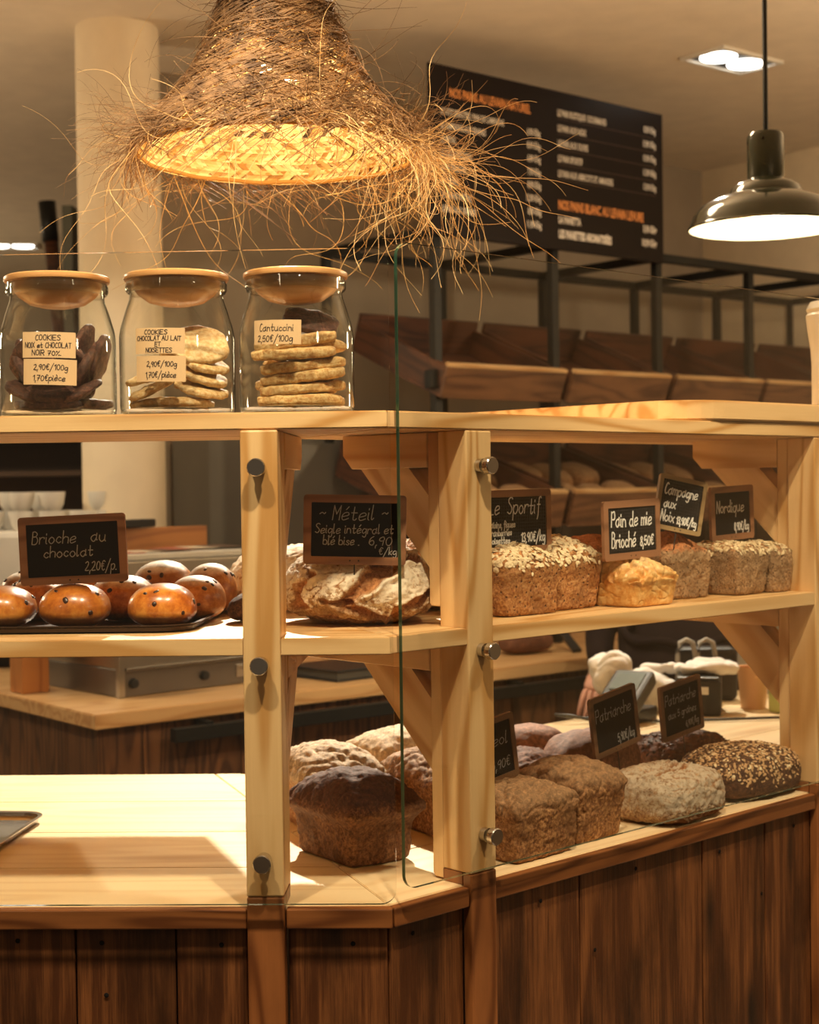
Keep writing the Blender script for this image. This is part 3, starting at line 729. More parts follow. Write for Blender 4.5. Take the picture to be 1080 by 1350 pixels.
def attr(me, name, vals):
    a = me.attributes.new(name, 'FLOAT', 'POINT'); a.data.foreach_set('value', vals)
def floured(a, b, h, seed, n, k, cuts, amt=.8, under=.3, flourtop=.2, crackfreq=17, front=False, fl0=-.55):
    """cuts: list of polylines in unit xy with width: gouges showing crust"""
    vs, fs = cg(n, k); off = Vector((seed * 2.3, seed * 1.1, seed * .7)); out = []; fl = []; cr = []
    for p in vs:
        x, y, z = p.x, p.y, p.z
        zz = z * h * (1 - under) if z > 0 else z * h * under
        q = Vector((x * a, y * b, zz + h * under)); w0 = Vector((x / a, y / b, z / h)).normalized()
        dsp = noise.noise(q * 11 + off) * .008 + noise.fractal(q * 70 + off, .75, 2.2, 4) * .0032
        c1 = 0
        if (y < .1 if front else z > -.3):
            X_, Y_ = (x, z) if front else (x, y)
            for pl, wd, dp in cuts:
                dm = 9
                for (x0, y0), (x1, y1) in zip(pl[:-1], pl[1:]):
                    dx, dy = x1 - x0, y1 - y0; tt = max(0, min(1, ((X_ - x0) * dx + (Y_ - y0) * dy) / (dx * dx + dy * dy)))
                    dm = min(dm, math.hypot(X_ - x0 - tt * dx, Y_ - y0 - tt * dy))
                dm += noise.noise(q * 45 + off) * wd * (.9 if front else .4)
                c = 1 - sm(wd * .55, wd, dm)
                lip = exp(-((dm - wd * 1.1) / (wd * .35)) ** 2)
                dsp += -dp * c + dp * .45 * lip; c1 = max(c1, c)
        fine = abs(noise.noise(Vector((q.x * crackfreq, q.y * crackfreq * 2.2, q.z * crackfreq * 2)) + off))
        fc = max(0, 1 - fine / .045) * (1 if noise.noise(q * 9 + off * 3) > -.02 else 0)
        dsp -= fc * .0022
        q += w0 * dsp; q.z = max(0, q.z); out.append(q)
        fl.append(max(0, min(1, sm(fl0, flourtop, z + noise.noise(q * 16 + off * 2) * .35) * (1 - c1) * (1 - fc * .8)) ) * amt); cr.append(max(c1, fc * .55))
    me = pymesh('floured', out, fs, True); attr(me, 'flour', fl); attr(me, 'crack', cr); return me
me = floured(.092, .076, .085, 12, 60, 3.4, [([(-.70, -.30), (-.1, -.48), (.35, -.25)], .075, .009), ([(-.6, .02), (.0, -.16), (.45, .1)], .075, .009), ([(-.3, .35), (.2, .2), (.7, .38)], .07, .008)], amt=.56, flourtop=.1)
loaf('squarish floured loaf with three slashes at the counter edge', me, M['flourloaf'], T(.335, 2.530, Zc) @ RZ(50), g2, name='floured_loaf')
# round country loaf on the middle shelf
me = floured(.116, .130, .112, 13, 96, 2.35, [([(.50, .95), (.27, .50), (-.02, .12), (-.24, -.22)], .17, .011), ([(-.24, -.22), (-.02, -.52), (.20, -.66)], .12, .010), ([(.84, .0), (.76, -.15), (.49, -.45), (.38, -.72)], .10, .007),
    ([(-.60, .42), (-.80, .02), (-.74, -.40)], .09, .007), ([(.86, .62), (.60, .72)], .08, .006), ([(-.66, -.62), (-.2, -.74), (.3, -.82)], .05, .004), ([(-.35, .75), (-.1, .85)], .05, .004)], under=.42, flourtop=.3, crackfreq=26, front=True, fl0=-.9, amt=.72)
loaf('large round country loaf dusted with flour under the Méteil sign', me, M['boule'], T(-.150, 2.228, Zm) @ RZ(3), 'loaves on the middle shelf', name='round_loaf')
me = floured(.10, .10, .105, 14, 34, 2.4, [([(-.4, 0), (.4, .1)], .1, .008)], under=.36)
loaf('second round floured loaf mostly hidden behind the large round loaf', me, M['boule'], T(-.275, 2.47, Zm) @ RZ(40), 'loaves on the middle shelf', name='round_loaf')
me = bun_mesh(.095, .075, .115, 15, 26, 2.6)
loaf('seed-crusted round loaf behind the large round loaf near the bracket', me, M['sportif'], T(-.048, 2.452, Zm) @ RZ(45), 'loaves on the middle shelf', [(700, .0035, .03, 8, M['seedbrown'])], name='seeded_loaf')
loaf('small dark round roll peeping out behind the left post', bun_mesh(.035, .035, .045, 16, 18, 2.3), M['graines'], T(-.312, 2.22, Zm), 'loaves on the middle shelf', name='round_roll')
# --- tin loaves on the right of the middle shelf
g3 = 'tin loaves on the middle shelf'
def flaky(label, s, tt, L, Wd, H, dome, seed, mat, cnt, sz, smat, zmin, extra=None):
    me = tin_loaf_mesh(L, Wd, H, dome, .03, seed, 28, rough=.0024)
    sd = [(cnt, sz, zmin, seed, smat)]
    if extra: sd.append(extra)
    return loaf(label, me, mat, at(s, tt, Zm), g3, sd)
flaky('oat-topped fruit loaf next to the second post', .352, .125, .124, .13, .078, .030, 21, M['sportif'], 820, .0052, M['oat'], .066, (140, .005, .07, 31, M['oat2']))
flaky('oat-topped fruit loaf left of the golden milk loaf', .482, .145, .112, .125, .078, .036, 22, M['sportif'], 820, .0052, M['oat'], .066, (140, .005, .07, 32, M['oat2']))
me = tin_loaf_mesh(.115, .12, .050, .030, .05, 23, 28, rough=.0012, ridge=.012, ends=.8)
loaf('small golden glossy milk loaf under the Pain de mie sign', me, M['mie'], at(.598, .082, Zm), g3)
loaf('brown wholemeal loaf with reddish split crown under the tilted sign', tin_loaf_mesh(.122, .125, .076, .036, .03, 24, 30, ends=1.1), M['campagne'], at(.758, .135, Zm), g3)
loaf('wholemeal loaf half hidden between the milk loaf and the split-crown loaf', tin_loaf_mesh(.11, .11, .076, .034, .03, 25, 22, ends=1.1), M['campagne'], at(.725, .268, Zm), g3)
flaky('seed-topped wholemeal loaf second from the right post', .895, .105, .095, .125, .078, .014, 26, M['crumb'], 420, .0045, M['oat2'], .068, (130, .0045, .068, 33, M['oat']))
flaky('seed-topped wholemeal loaf touching the right post', .976, .092, .058, .115, .074, .016, 27, M['crumb'], 300, .0045, M['oat2'], .066, (80, .0045, .066, 34, M['oat']))

# ------------------------------------------------------------------ brioches on a tray
def traymesh(w_, d_, h_, r, lip=.006, th=.0014):
    prof = [(0, 0, None)]
    rings = []
    for (off, z) in ((.012, 0), (0.002, .002), (0, .008), (0.0, h_ - .003), (-lip, h_), (-lip, h_ + th), (.0015, h_ + th - .001), (.0015, .006), (.012, .0015)):
        rings.append([(x, y, z) for x, y in rrect(w_ - 2 * off, d_ - 2 * off, max(.002, r - off), 6)])
    n = len(rings[0]); vs = [p for rg in rings for p in rg]; fs = []
    for a in range(len(rings) - 1):
        for i in range(n): fs.append((a * n + i, a * n + (i + 1) % n, (a + 1) * n + (i + 1) % n, (a + 1) * n + i))
    fs.append(tuple(range(n))[::-1]); fs.append(tuple((len(rings) - 1) * n + i for i in range(n)))
    return pymesh('tray', vs, fs)
o = mobj('baking_tray', traymesh(.60, .55, .010, .05), None, T(-.675, 2.335, Zm), M['tray'])
tag(o, 'dark metal baking tray under the brioches on the middle shelf', 'tray')
o = mobj('steel_tray', traymesh(.40, .30, .012, .035), None, T(-.918, 2.385, Zc) @ RZ(-3), M['traysilver'])
tag(o, 'shiny steel tray corner on the bright counter at far left', 'tray')
CHIP = bun_mesh(.0042, .0036, .0036, 3, 4, 2.4, 0, 1, lump=0); CHIP.materials.append(M['choc'])
def brioche(label, x, y, rx, h, mat, seed):
    Mx = T(x, y, Zm + .0020); t = thing('brioche', label, 'brioche', Mx, 'chocolate brioches on the tray')
    me = bun_mesh(rx, rx * .98, h, seed, 22, 2.25, .0006, 20, .40, lump=.05); mobj('bun', me, t, Mx, mat)
    r = random.Random(seed)
    ps = [p for p in me.polygons if p.normal.z > -.2 and p.center.z > h * .25]
    for _ in range(9 if mat is M['brioche'] else 14):
        p = r.choice(ps); c = p.center; q = Vector(p.normal).to_track_quat('Z', 'Y').to_matrix().to_4x4()
        mobj('chocolate_chip', CHIP, t, Mx @ Matrix.Translation(Vector(c) - Vector(p.normal) * .0014) @ q @ RZ(r.uniform(0, 360)) @ Matrix.Diagonal((r.uniform(.6, 1.25), r.uniform(.6, 1.1), r.uniform(.6, 1), 1)))
B = [(-.664, 2.145, .052, .060, 'brioche', 'glossy golden brioche cut off by the left edge, front row'), (-.553, 2.14, .050, .062, 'brioche', 'glossy golden brioche below the sign, front row middle'),
     (-.427, 2.135, .048, .061, 'brioche', 'glossy golden brioche at the right of the front row'),
     (-.645, 2.27, .046, .064, 'briochesugar', 'sugared brioche behind the leftmost one, left part of the second row'), (-.508, 2.245, .050, .067, 'briochesugar', 'sugared brioche between the two front row golden ones'),
     (-.398, 2.25, .043, .066, 'briochesugar', 'sugared brioche behind the rightmost front one'), (-.590, 2.40, .046, .070, 'briochesugar', 'sugared brioche in the back row, just under the sign'),
     (-.475, 2.385, .050, .082, 'briochesugar', 'tall sugared brioche in the back row, middle'), (-.394, 2.355, .040, .078, 'briochesugar', 'sugared brioche in the back row, at the tray\'s right end'),
     (-.70, 2.42, .046, .066, 'briochesugar', 'sugared brioche in the back row, at the far left')]
for i, (x, y, r, h, m, lb) in enumerate(B): brioche(lb, x, y, r, h, M[m], 40 + i)

# ------------------------------------------------------------------ cookie jars
JBODY = lathe([(0, .0025), (.070, .0025), (.0765, .005), (.0785, .012), (.0785, .108), (.0765, .120), (.070, .142), (.0645, .158), (.0635, .166), (.0665, .170), (.0675, .176), (.0675, .184)], 72)
JBASE = lathe([(0, 0), (.072, 0), (.0775, .004), (.0775, .009), (.070, .0105), (0, .0095)], 56)
JRING = lathe([(.0640, .1685), (.0670, .1685), (.0690, .172), (.0690, .180), (.0668, .1835), (.0640, .1835)], 56, closed=True)
for m_ in (JBODY, JBASE, JRING): m_.materials.append(M['jar'])
JLID = lathe([(0, .1940), (.068, .1940), (.0712, .192), (.0715, .188), (.0705, .1855), (.060, .185), (.0595, .176), (.052, .166), (.038, .156), (.02, .1515), (0, .1505)], 56); JLID.materials.append(M['lid'])
def jar(label, x, y, labels, seed):
    Mx = T(x, y, Zt); t = thing('cookie_jar', label, 'jar', Mx, 'glass cookie jars on the top shelf')
    b = mobj('glass_body', JBODY, t, Mx); mobj('thick_base', JBASE, b, Mx); mobj('glass_rim', JRING, b, Mx); mobj('lid', JLID, t, Mx)
    for (az, z, w_, h_, rows, tilt) in labels:
        r = .0792; n = 14
        def cyl(u, v, rr): a = radians(-90) + az + u / rr; return (rr * cos(a), rr * sin(a), v)
        ct_, st_ = cos(tilt), sin(tilt)
        def pt(u, v, rr): return cyl(u * ct_ - v * st_, z + u * st_ + v * ct_, rr)
        vs, fs = [], []
        for i in range(n + 1):
            u = -w_ / 2 + w_ * i / n
            for rr, v in ((r, -h_ / 2), (r, h_ / 2), (r + .0003, h_ / 2), (r + .0003, -h_ / 2)): vs.append(pt(u, v, rr))
            if i:
                o = (i - 1) * 4
                for k in range(4): fs.append((o + k, o + 4 + k, o + 4 + (k + 1) % 4, o + (k + 1) % 4))
        fs += [(0, 1, 2, 3), (n * 4 + 3, n * 4 + 2, n * 4 + 1, n * 4)]
        p = mobj('paper_label', pymesh('label', vs, fs), t, Mx, M['paper'])
        v, f = lettering(rows, .0010, seed)
        mobj('lettering', pymesh('lettering', [pt(a, b_, r + .0006) for a, b_ in v], f), p, Mx, M['ink'])
    return t
jy = 2.072
jar('glass jar of dark chocolate cookies, leftmost of three', -.553, jy,
    [(.10, .094, .072, .034, [('COOKIES', -.017, .0062, .0068, .034, .05), ('NOIX et CHOCOLAT', -.032, -.0038, .0068, .063, .05), ('NOIR 70%.', -.022, -.0138, .0070, .040, .05)], -.02),
     (.11, .058, .072, .034, [('2,90€/100g', -.021, .003, .0085, .046, .12), ('1,70€pièce', -.022, -.0115, .0085, .044, .12)], -.03)], 1)
jar('glass jar of pale hazelnut cookies, middle of three', -.388, jy,
    [(-.13, .097, .070, .034, [('COOKIES', -.020, .0085, .0058, .033, .05), ('CHOCOLAT AU LAIT', -.032, .0005, .0058, .063, .05), ('ET', -.005, -.0072, .0055, .009, .05), ('NOISETTES', -.018, -.0152, .0058, .037, .05)], -.02),
     (-.12, .060, .070, .034, [('2,90€/100g', -.018, .003, .0080, .042, .12), ('1,70€/pièce', -.020, -.0115, .0085, .043, .12)], -.02)], 2)
jar('glass jar of sliced cantuccini, rightmost of three', -.224, jy,
    [(-.24, .106, .068, .032, [('Cantuccini', -.024, .0015, .0100, .049, .12), ('2,50€/100g', -.027, -.0125, .0095, .051, .12)], -.02)], 3)
# cookies: flat discs with cracks, each a thing
def cookie_mesh(r, th, seed, n=24):
    vs, fs = cg(12, 3.2); off = Vector((seed * 2., 5, seed)); out = []
    for p in vs:
        q = Vector((p.x * r, p.y * r, p.z * th / 2)); m = math.hypot(p.x, p.y)
        if m > 1: q.x /= m ** .5; q.y /= m ** .5
        q += Vector((p.x * .3, p.y * .3, p.z)).normalized() * (noise.fractal(q * 70 + off, .8, 2, 3) * .0022)
        out.append(q)
    return pymesh('cookie', out, fs, True)
def discs(jx, specs, meshes, mat, name, label, group, wheres, cat='cookie'):
    for i, (x, y, z, tx, ty, r) in enumerate(specs):
        me = meshes[i % len(meshes)]
        o = mobj(name, me, None, T(jx + x, jy + y, Zt + z) @ RZ(i * 67) @ I4 if False else T(jx + x, jy + y, Zt + z) @ RX(tx) @ RY(ty) @ RZ(i * 67) @ Matrix.Scale(r, 4), mat)
        tag(o, label + ' ' + wheres[i], cat, group)
CK = [cookie_mesh(.0435, .017, i) for i in range(3)]
discs(-.553, [(-.005, -.012, .0175, 2, 0, 1.), (.028, .022, .0185, 0, -3, .9), (-.03, .028, .0185, 0, 4, .85), (.004, -.018, .043, 28, 4, 1.02), (-.036, .006, .058, 8, 62, .98), (-.046, .020, .075, -10, 68, .85), (.040, .000, .062, 4, -64, .98),
              (.054, .010, .078, 6, -72, .86), (.002, .030, .058, -58, 4, .98), (.006, .012, .072, -50, 10, .9), (.030, .018, .100, -10, -70, .72), (-.022, .016, .098, 10, 58, .62), (-.034, -.030, .034, 14, 26, .72), (.036, -.030, .034, 14, -24, .72), (-.028, -.022, .072, -66, 16, .80)],
      CK, M['chocookie'], 'chocolate_cookie', 'dark chocolate cookie in the leftmost jar,', 'chocolate cookies in the leftmost jar', ['flat at the bottom front', 'flat at the bottom right', 'flat at the bottom left behind', 'tilted below the price label', 'leaning on the left wall', 'outermost on the left wall, behind', 'leaning on the right wall, inner one', 'outermost leaning on the right wall', 'standing behind the price label', 'standing behind the name label', 'small one sticking up at the top right', 'small one sticking up at the top left', 'small one low at the front left', 'small one low at the front right', 'standing at the front left of the labels'])
CK2 = [cookie_mesh(.041, .0145, 5 + i) for i in range(3)]
discs(-.388, [(.012, -.010, .0175, 0, 3, .95), (-.034, .012, .0195, 0, -6, .8), (.034, -.012, .036, 12, 14, .86), (-.034, -.008, .038, 10, -24, .86), (.036, -.008, .054, 14, 20, .84), (-.038, .002, .056, 12, -16, .8), (.038, -.006, .072, 18, 18, .82),
              (.032, -.008, .097, 42, 12, .95), (-.026, .030, .072, 10, -8, .82), (.012, .030, .088, -30, 4, .98)],
      CK2, M['cookie'], 'hazelnut_cookie', 'pale golden cookie in the middle jar,', 'hazelnut cookies in the middle jar', ['flat at the bottom', 'lowest of the left stack', 'lowest of the right stack', 'second of the left stack', 'second from below in the right stack', 'third of the left stack', 'third from below in the right stack', 'large one facing out at the top right', 'topmost at the left behind the label', 'standing at the back'])
# cantuccini: elongated slices
def slice_mesh(L, Wd, th, seed):
    vs, fs = cg(12, 4.5); off = Vector((seed, seed * 2., 1)); out = []
    for p in vs:
        bend = 1 - .25 * p.x * p.x
        q = Vector((p.x * L / 2, p.y * Wd / 2 * bend, p.z * th / 2))
        q += Vector((p.x * .5, p.y * .5, p.z)).normalized() * noise.fractal(q * 80 + off, .8, 2, 3) * .0022
        out.append(q)
    return pymesh('slice', out, fs, True)
SL = [slice_mesh(.114, .048, .0155, i) for i in range(3)]
for i, (x, y, z, rz, ry, rx) in enumerate([(.006, -.020, .0185, 4, 0, 0), (.006, .028, .0195, -8, 0, 0), (.009, -.019, .0345, 10, -4, 3), (.010, -.020, .0500, -4, -6, 4), (-.004, .030, .040, 14, 3, 0), (.010, -.018, .0655, 8, -5, 4),
                                           (-.002, -.022, .082, -6, -2, 8), (.000, -.014, .100, 4, -7, 12), (.006, .026, .066, -12, 6, 0), (.010, .022, .100, 20, 4, -6)]):
    o = mobj('cantuccini', SL[i % 3], None, T(-.224 + x, jy + y, Zt + z) @ RY(ry) @ RX(rx) @ RZ(rz), M['cantuccini'])
    tag(o, 'long golden cantuccini slice in the rightmost jar, ' + ['lowest at the front', 'lowest at the back', 'second from below at the front', 'third from below at the front', 'second from below at the back', 'fourth from below at the front', 'fifth from below at the front', 'wide topmost slice behind the label', 'third from below at the back', 'topmost at the back'][i], 'biscuit', 'cantuccini in the rightmost jar')
me = slice_mesh(.075, .055, .014, 9)
tag(mobj('chocolate_biscuit', me, None, T(-.205, jy + .008, Zt + .128) @ RX(35) @ RY(14), M['chocookie']), 'dark chocolate biscuit resting on top inside the rightmost jar', 'biscuit')

# ------------------------------------------------------------------ straw pendant lamp
LX, LY, LZ = -.272, 2.30, 2.012
sl = thing('straw_pendant_lamp', 'shaggy straw pendant lamp with glowing woven inside, hanging over the jars', 'lamp', T(LX, LY, LZ))
LP = [(0, .212), (.03, .196), (.06, .168), (.09, .142), (.12, .120), (.16, .098), (.20, .080), (.24, .066), (.27, .05)]
def lr(z):
    if z <= 0: return LP[0][1]
    for (a, ra), (b, rb) in zip(LP[:-1], LP[1:]):
        if z <= b: return lerp(ra, rb, (z - a) / (b - a))
    return LP[-1][1]
rl = random.Random(5)
V, Fc, TONE = [], [], []
z = -.004; band = 0
while z < .262:
    hgt = .0150; r0 = lr(z + hgt / 2); cnt = int(2 * pi * r0 / .0100); sg = 1 if band % 2 else -1
    for k in range(cnt):
        if band > 3 and rl.random() < .20: continue
        a0 = 2 * pi * (k + rl.uniform(-.15, .15)) / cnt; sp = .026 / r0; o = len(V); wdd = .0056
        lift = .0022 * (k % 2) + rl.uniform(0, .0026)
        for e, zz in ((-1, z - .003), (0, z + hgt / 2), (1, z + hgt + .003)):
            for s_ in (-1, 1):
                aa = a0 + sg * e * sp / 2 + s_ * wdd / r0; rr = lr(zz) + lift * (1 if e == 0 else -.3) + s_ * .0009
                V.append((rr * cos(aa), rr * sin(aa), zz))
        Fc += [(o, o + 1, o + 3, o + 2), (o + 2, o + 3, o + 5, o + 4)]; TONE += [rl.random()] * 6
    z += hgt; band += 1
wm = pymesh('weave', V, Fc); a_ = wm.attributes.new('tone', 'FLOAT', 'POINT'); a_.data.foreach_set('value', TONE)
o = mobj('woven_shade', wm, sl, T(LX, LY, LZ), M['palm']); o['kind'] = 'stuff'
# rim roll
v_, f_ = tube([(lr(0) * cos(a * pi / 40), lr(0) * sin(a * pi / 40), -.003 + .001 * sin(a)) for a in range(81)], .0035, 6, False)
mobj('rim', pymesh('rim', v_, f_, True), sl, T(LX, LY, LZ), M['palm'])
parts = []
def strand(ph, z0, out_v, tan_v, down, L, n=13, wild=.2, r=.0007, grav=.9, hug=None, fq=9):
    p = Vector(((lr(z0) + .002) * cos(ph), (lr(z0) + .002) * sin(ph), z0)); er = Vector((cos(ph), sin(ph), 0)); et = Vector((-sin(ph), cos(ph), 0))
    d = (er * out_v + et * tan_v - Vector((0, 0, down))).normalized(); st = L / n; pts = [p.copy()]; sd = Vector((rl.uniform(0, 99), rl.uniform(0, 99), rl.uniform(0, 99)))
    base = rl.uniform(.003, .014)
    for k in range(n):
        d = (d + noise.noise_vector(p * fq + sd) * wild + Vector((0, 0, -grav * st * 6 * k / n))).normalized()
        if hug and k < n * hug:                      # bend round the cone
            e2 = Vector((p.x, p.y, 0)).normalized(); d = (d - e2 * d.dot(e2) * .9 + e2 * .10 * down * 1.6).normalized()
        p = p + d * st
        rad = math.hypot(p.x, p.y); lim = lr(p.z) + base if p.z > -.002 else 0
        if rad < lim: f = lim / rad; p.x *= f; p.y *= f
        elif hug and k < n * hug and rad > lim + .010 and p.z > 0: f = (lim + .010) / rad; p.x *= f; p.y *= f
        pts.append(p.copy())
    parts.append(tube(pts, [r * (1 - .6 * k / n) for k in range(n + 1)], 3, False))
for k in range(2300):   # matted layers wound round the cone
    z0 = rl.choice((.03, .06, .09, .12, .16, .20, .23, .26)) + rl.uniform(-.018, .018); ph = rl.uniform(0, 2 * pi)
    strand(ph, z0, rl.uniform(.0, .2), rl.choice((-1, -1, -1, 1)) * rl.uniform(.8, 1.6), rl.uniform(.30, .62), rl.uniform(.09, .20), 11, .07, rl.uniform(.0007, .0013), .2, rl.uniform(.55, 1.0))
for k in range(900):    # fringe round the rim
    ph = rl.uniform(0, 2 * pi); strand(ph, rl.uniform(-.002, .06), rl.uniform(.4, 1.1), rl.uniform(-1, .1) * 1.4, rl.uniform(.0, .45), rl.uniform(.05, .16), 14, .40, rl.uniform(.0004, .0007), .9, fq=14)
for k in range(50):     # fly-aways at the crown
    ph = rl.uniform(0, 2 * pi); strand(ph, rl.uniform(.1, .26), 1.1, rl.uniform(-.9, .3), rl.uniform(-.3, .4), rl.uniform(.08, .18), 14, .35, .0006, .9)
V, Fc = merge(parts); parts = []
o = mobj('straw_fringe', pymesh('fringe', V, Fc), sl, T(LX, LY, LZ), M['raffia']); o['kind'] = 'stuff'
for k in range(250):     # long drooping curly strands
    ph = rl.gauss(-.25, .5) if rl.random() < .55 else rl.uniform(0, 2 * pi)
    strand(ph, rl.uniform(-.004, .008), rl.uniform(.2, .85), rl.uniform(-.9, .5), rl.uniform(.2, .95), rl.uniform(.10, .30), 22, .42, rl.uniform(.0004, .0008), 1.9, fq=13)
V, Fc = merge(parts)
o = mobj('long_straw_strands', pymesh('strands', V, Fc), sl, T(LX, LY, LZ), M['raffialong']); o['kind'] = 'stuff'
mobj('bulb', bun_mesh(.03, .03, .06, 1, 12, 2, 0, 1, .5, lump=0), sl, T(LX, LY, LZ + .085), M['bulbwarm'])
mobj('socket', lathe([(0, .20), (.018, .20), (.018, .145), (0, .145)], 20), sl, T(LX, LY, LZ), M['black'])
v_, f_ = tube([(LX, LY, LZ + .20), (LX, LY, CEIL)], .003, 8); mobj('cord', pymesh('cord', v_, f_), sl, I4, M['black'])
l = bpy.data.lights.new('straw_lamp_light', 'POINT'); l.energy = 3.6; l.color = (1, .70, .36); l.shadow_soft_size = .03
lo = bpy.data.objects.new('straw_lamp_light', l); COL.objects.link(lo); lo.location = (LX, LY, LZ + .075)

# ------------------------------------------------------------------ green enamel pendant
GX, GY, GZ = .672, 3.35, 2.055
gp = thing('enamel_pendant_lamp', 'dark green enamel factory pendant lamp hanging at right', 'lamp', T(GX, GY, GZ))
prof = [(.168, .0), (.170, .004), (.166, .010), (.158, .030), (.138, .052), (.110, .066), (.080, .076), (.074, .090), (.060, .100), (.042, .106), (.040, .108), (.040, .200), (.036, .208), (.0, .208)]
mobj('shade', lathe(prof, 72), gp, T(GX, GY, GZ), M['enamelgreen'])
mobj('shade_lining', lathe([(.1665, .0015), (.154, .028), (.134, .049), (.106, .062), (.076, .072), (.0, .085)], 72), gp, T(GX, GY, GZ), M['enamelwhite'])
mobj('bulb', bun_mesh(.030, .030, .068, 1, 12, 2, 0, 1, .5, lump=0), gp, T(GX, GY, GZ + .0), M['bulb'])
v_, f_ = tube([(GX, GY, GZ + .207), (GX, GY, CEIL)], .0055, 10); mobj('cord', pymesh('cord', v_, f_), gp, I4, M['black'])
for an in (70, 250, 160):
    a = radians(an); mobj('screw', NAIL, gp, T(GX + .0405 * cos(a), GY + .0405 * sin(a), GZ + .19) @ RZ(an) @ RY(90))
l = bpy.data.lights.new('enamel_lamp_light', 'POINT'); l.energy = 5; l.color = (1, .8, .5); l.shadow_soft_size = .035
lo = bpy.data.objects.new('enamel_lamp_light', l); COL.objects.link(lo); lo.location = (GX, GY, GZ + .0 - .012)

# ------------------------------------------------------------------ ceiling double spots
DISC = lathe([(0, -.004), (.062, -.004), (.066, 0), (.066, .02)], 32)
def ceil_spot(label, x, y, rot, s=1.):
    Mx = T(x, y, CEIL) @ RZ(rot) @ Matrix.Scale(s, 4); t = thing('ceiling_spotlight', label, 'ceiling light', Mx, 'recessed double ceiling spots')
    for (x0, x1, y0, y1) in ((-.17, .17, -.10, -.085), (-.17, .17, .085, .10), (-.17, -.155, -.085, .085), (.155, .17, -.085, .085)):
        span('frame_bar', x0, x1, y0, y1, -.012, 0, M['white'], t, Mx, .001)
    span('recess', -.155, .155, -.085, .085, -.004, -.001, M['black'], t, Mx, 0)
    for xx in (-.075, .075):
        mobj('lamp_lens', DISC, t, Mx @ T(xx, 0, -.006), M['spotglow'])
ceil_spot('lit double ceiling spotlight above the green pendant lamp', .995, 5.55, 41)
ceil_spot('lit double ceiling spotlight far away at the left edge', -2.78, 9.35, 10)
for a in SPOTS[:5]:
    pass

# ------------------------------------------------------------------ menu board
FMn = T(-.088, 4.86, 0) @ RZ(42.5)
MW, MZ0, MZ1 = 1.14, 2.31, 2.855
mb = thing('menu_board', 'black hanging menu board with white and orange lines over the rack', 'menu board', FMn @ T(MW / 2, 0, MZ0))
span('panel', 0, MW, 0, .012, MZ0, MZ1, M['menu'], mb, FMn, .001)
TEXTS = []
def btext(txt, x, z, h, mat, align='LEFT', cond=.62, bold=.0):
    c = bpy.data.curves.new('text', 'FONT'); c.body = txt; c.size = h * 1.38; c.align_x = align; c.offset = bold; c.fill_mode = 'BOTH' if hasattr(c, 'fill_mode') else 'BOTH'
    c.dimensions = '2D'; c.resolution_u = 2
    o = bpy.data.objects.new('text', c); COL.objects.link(o); TEXTS.append((o, x, z, mat, cond))
lm, rm = .045, .50; c2, r2 = .585, 1.10; top = MZ1
btext('NOS PAINS AU LEVAIN NATUREL', .085, top - .098, .030, 'menuorange', cond=.60, bold=.0008)
rows = ['LE PETIT EPEAUTRE / PAIN DE CAMPAGNE', 'LE CAMPAGNE AUX GRAINES', 'LE MÉTEIL', 'LE SEIGLE INTÉGRAL', 'LE PATRIARCHE', 'LA TOURTE', 'LE GRAND NATURE', 'LE PAIN AUX GRAINES']
pr = ['6,90 €/kg', '8,90 €/kg', '6,90 €/kg', '7,90 €/kg', '8,90 €/kg', '12,90 €/kg', '8,90 €/kg', '11,90 €/kg', '12,90 €/kg']
for i, rw in enumerate(rows):
    btext(rw, lm, top - .158 - .0445 * i, .021, 'menuwhite', cond=.52, bold=.0006)
for i in range(8): btext(pr[i], rm, top - .170 - .0445 * i, .023, 'menuwhite', 'RIGHT', cond=.52, bold=.0008)
rows = ['LE PAIN RUSTIQUE / GOURMAND', 'LE PAIN AUX NOIX', 'LE PAIN AUX OLIVES', 'LE PAIN SPORTIF', 'LE PAIN AUX ABRICOTS ET AMANDES']
for i, rw in enumerate(rows):
    btext(rw, c2, top - .085 - .052 * i, .023, 'menuwhite', cond=.52, bold=.0008)
    btext(('8,90 €/kg', '13,90 €/kg', '13,90 €/kg', '13,90 €/kg', '13,90 €/kg')[i], r2, top - .078 - .052 * i, .023, 'menuwhite', 'RIGHT', cond=.52, bold=.0008)
btext('NOS PAINS BLANC AU LEVAIN LEVURE', c2, top - .405, .033, 'menuorange', cond=.56, bold=.0012)
btext('LA PANETTA', c2, top - .452, .025, 'menuwhite', cond=.56, bold=.0014)
btext('LES PANETTES AROMATISÉES', c2, top - .502, .027, 'menuwhite', cond=.56, bold=.002)
btext('5,90 €/kg', r2, top - .440, .025, 'menuwhite', 'RIGHT', cond=.55, bold=.0014)
btext('10,90 €/kg', r2, top - .490, .025, 'menuwhite', 'RIGHT', cond=.55, bold=.0014)
dg = bpy.context.evaluated_depsgraph_get(); dg.update()
for (o, x, z, mat, cond) in TEXTS:
    me = bpy.data.meshes.new_from_object(o.evaluated_get(dg)); bpy.data.objects.remove(o)
    for v in me.vertices: v.co.x *= cond
    me.materials.clear()
    mobj('lettering', me, mb, FMn @ T(x, -.0008, z) @ RX(90), M[mat])
for i in range(5): span('rule_line', c2, r2, -.0005, .0, top - .095 - .052 * i, top - .0935 - .052 * i, M['brownshelf'], mb, FMn, 0)
for x, z in ((.38, MZ0 + .035), (.77, MZ0 + .04), (.38, MZ1 - .03), (.77, MZ1 - .03)):
    mobj('screw', NAIL, mb, FMn @ T(x, -.0005, z) @ RX(90), None)

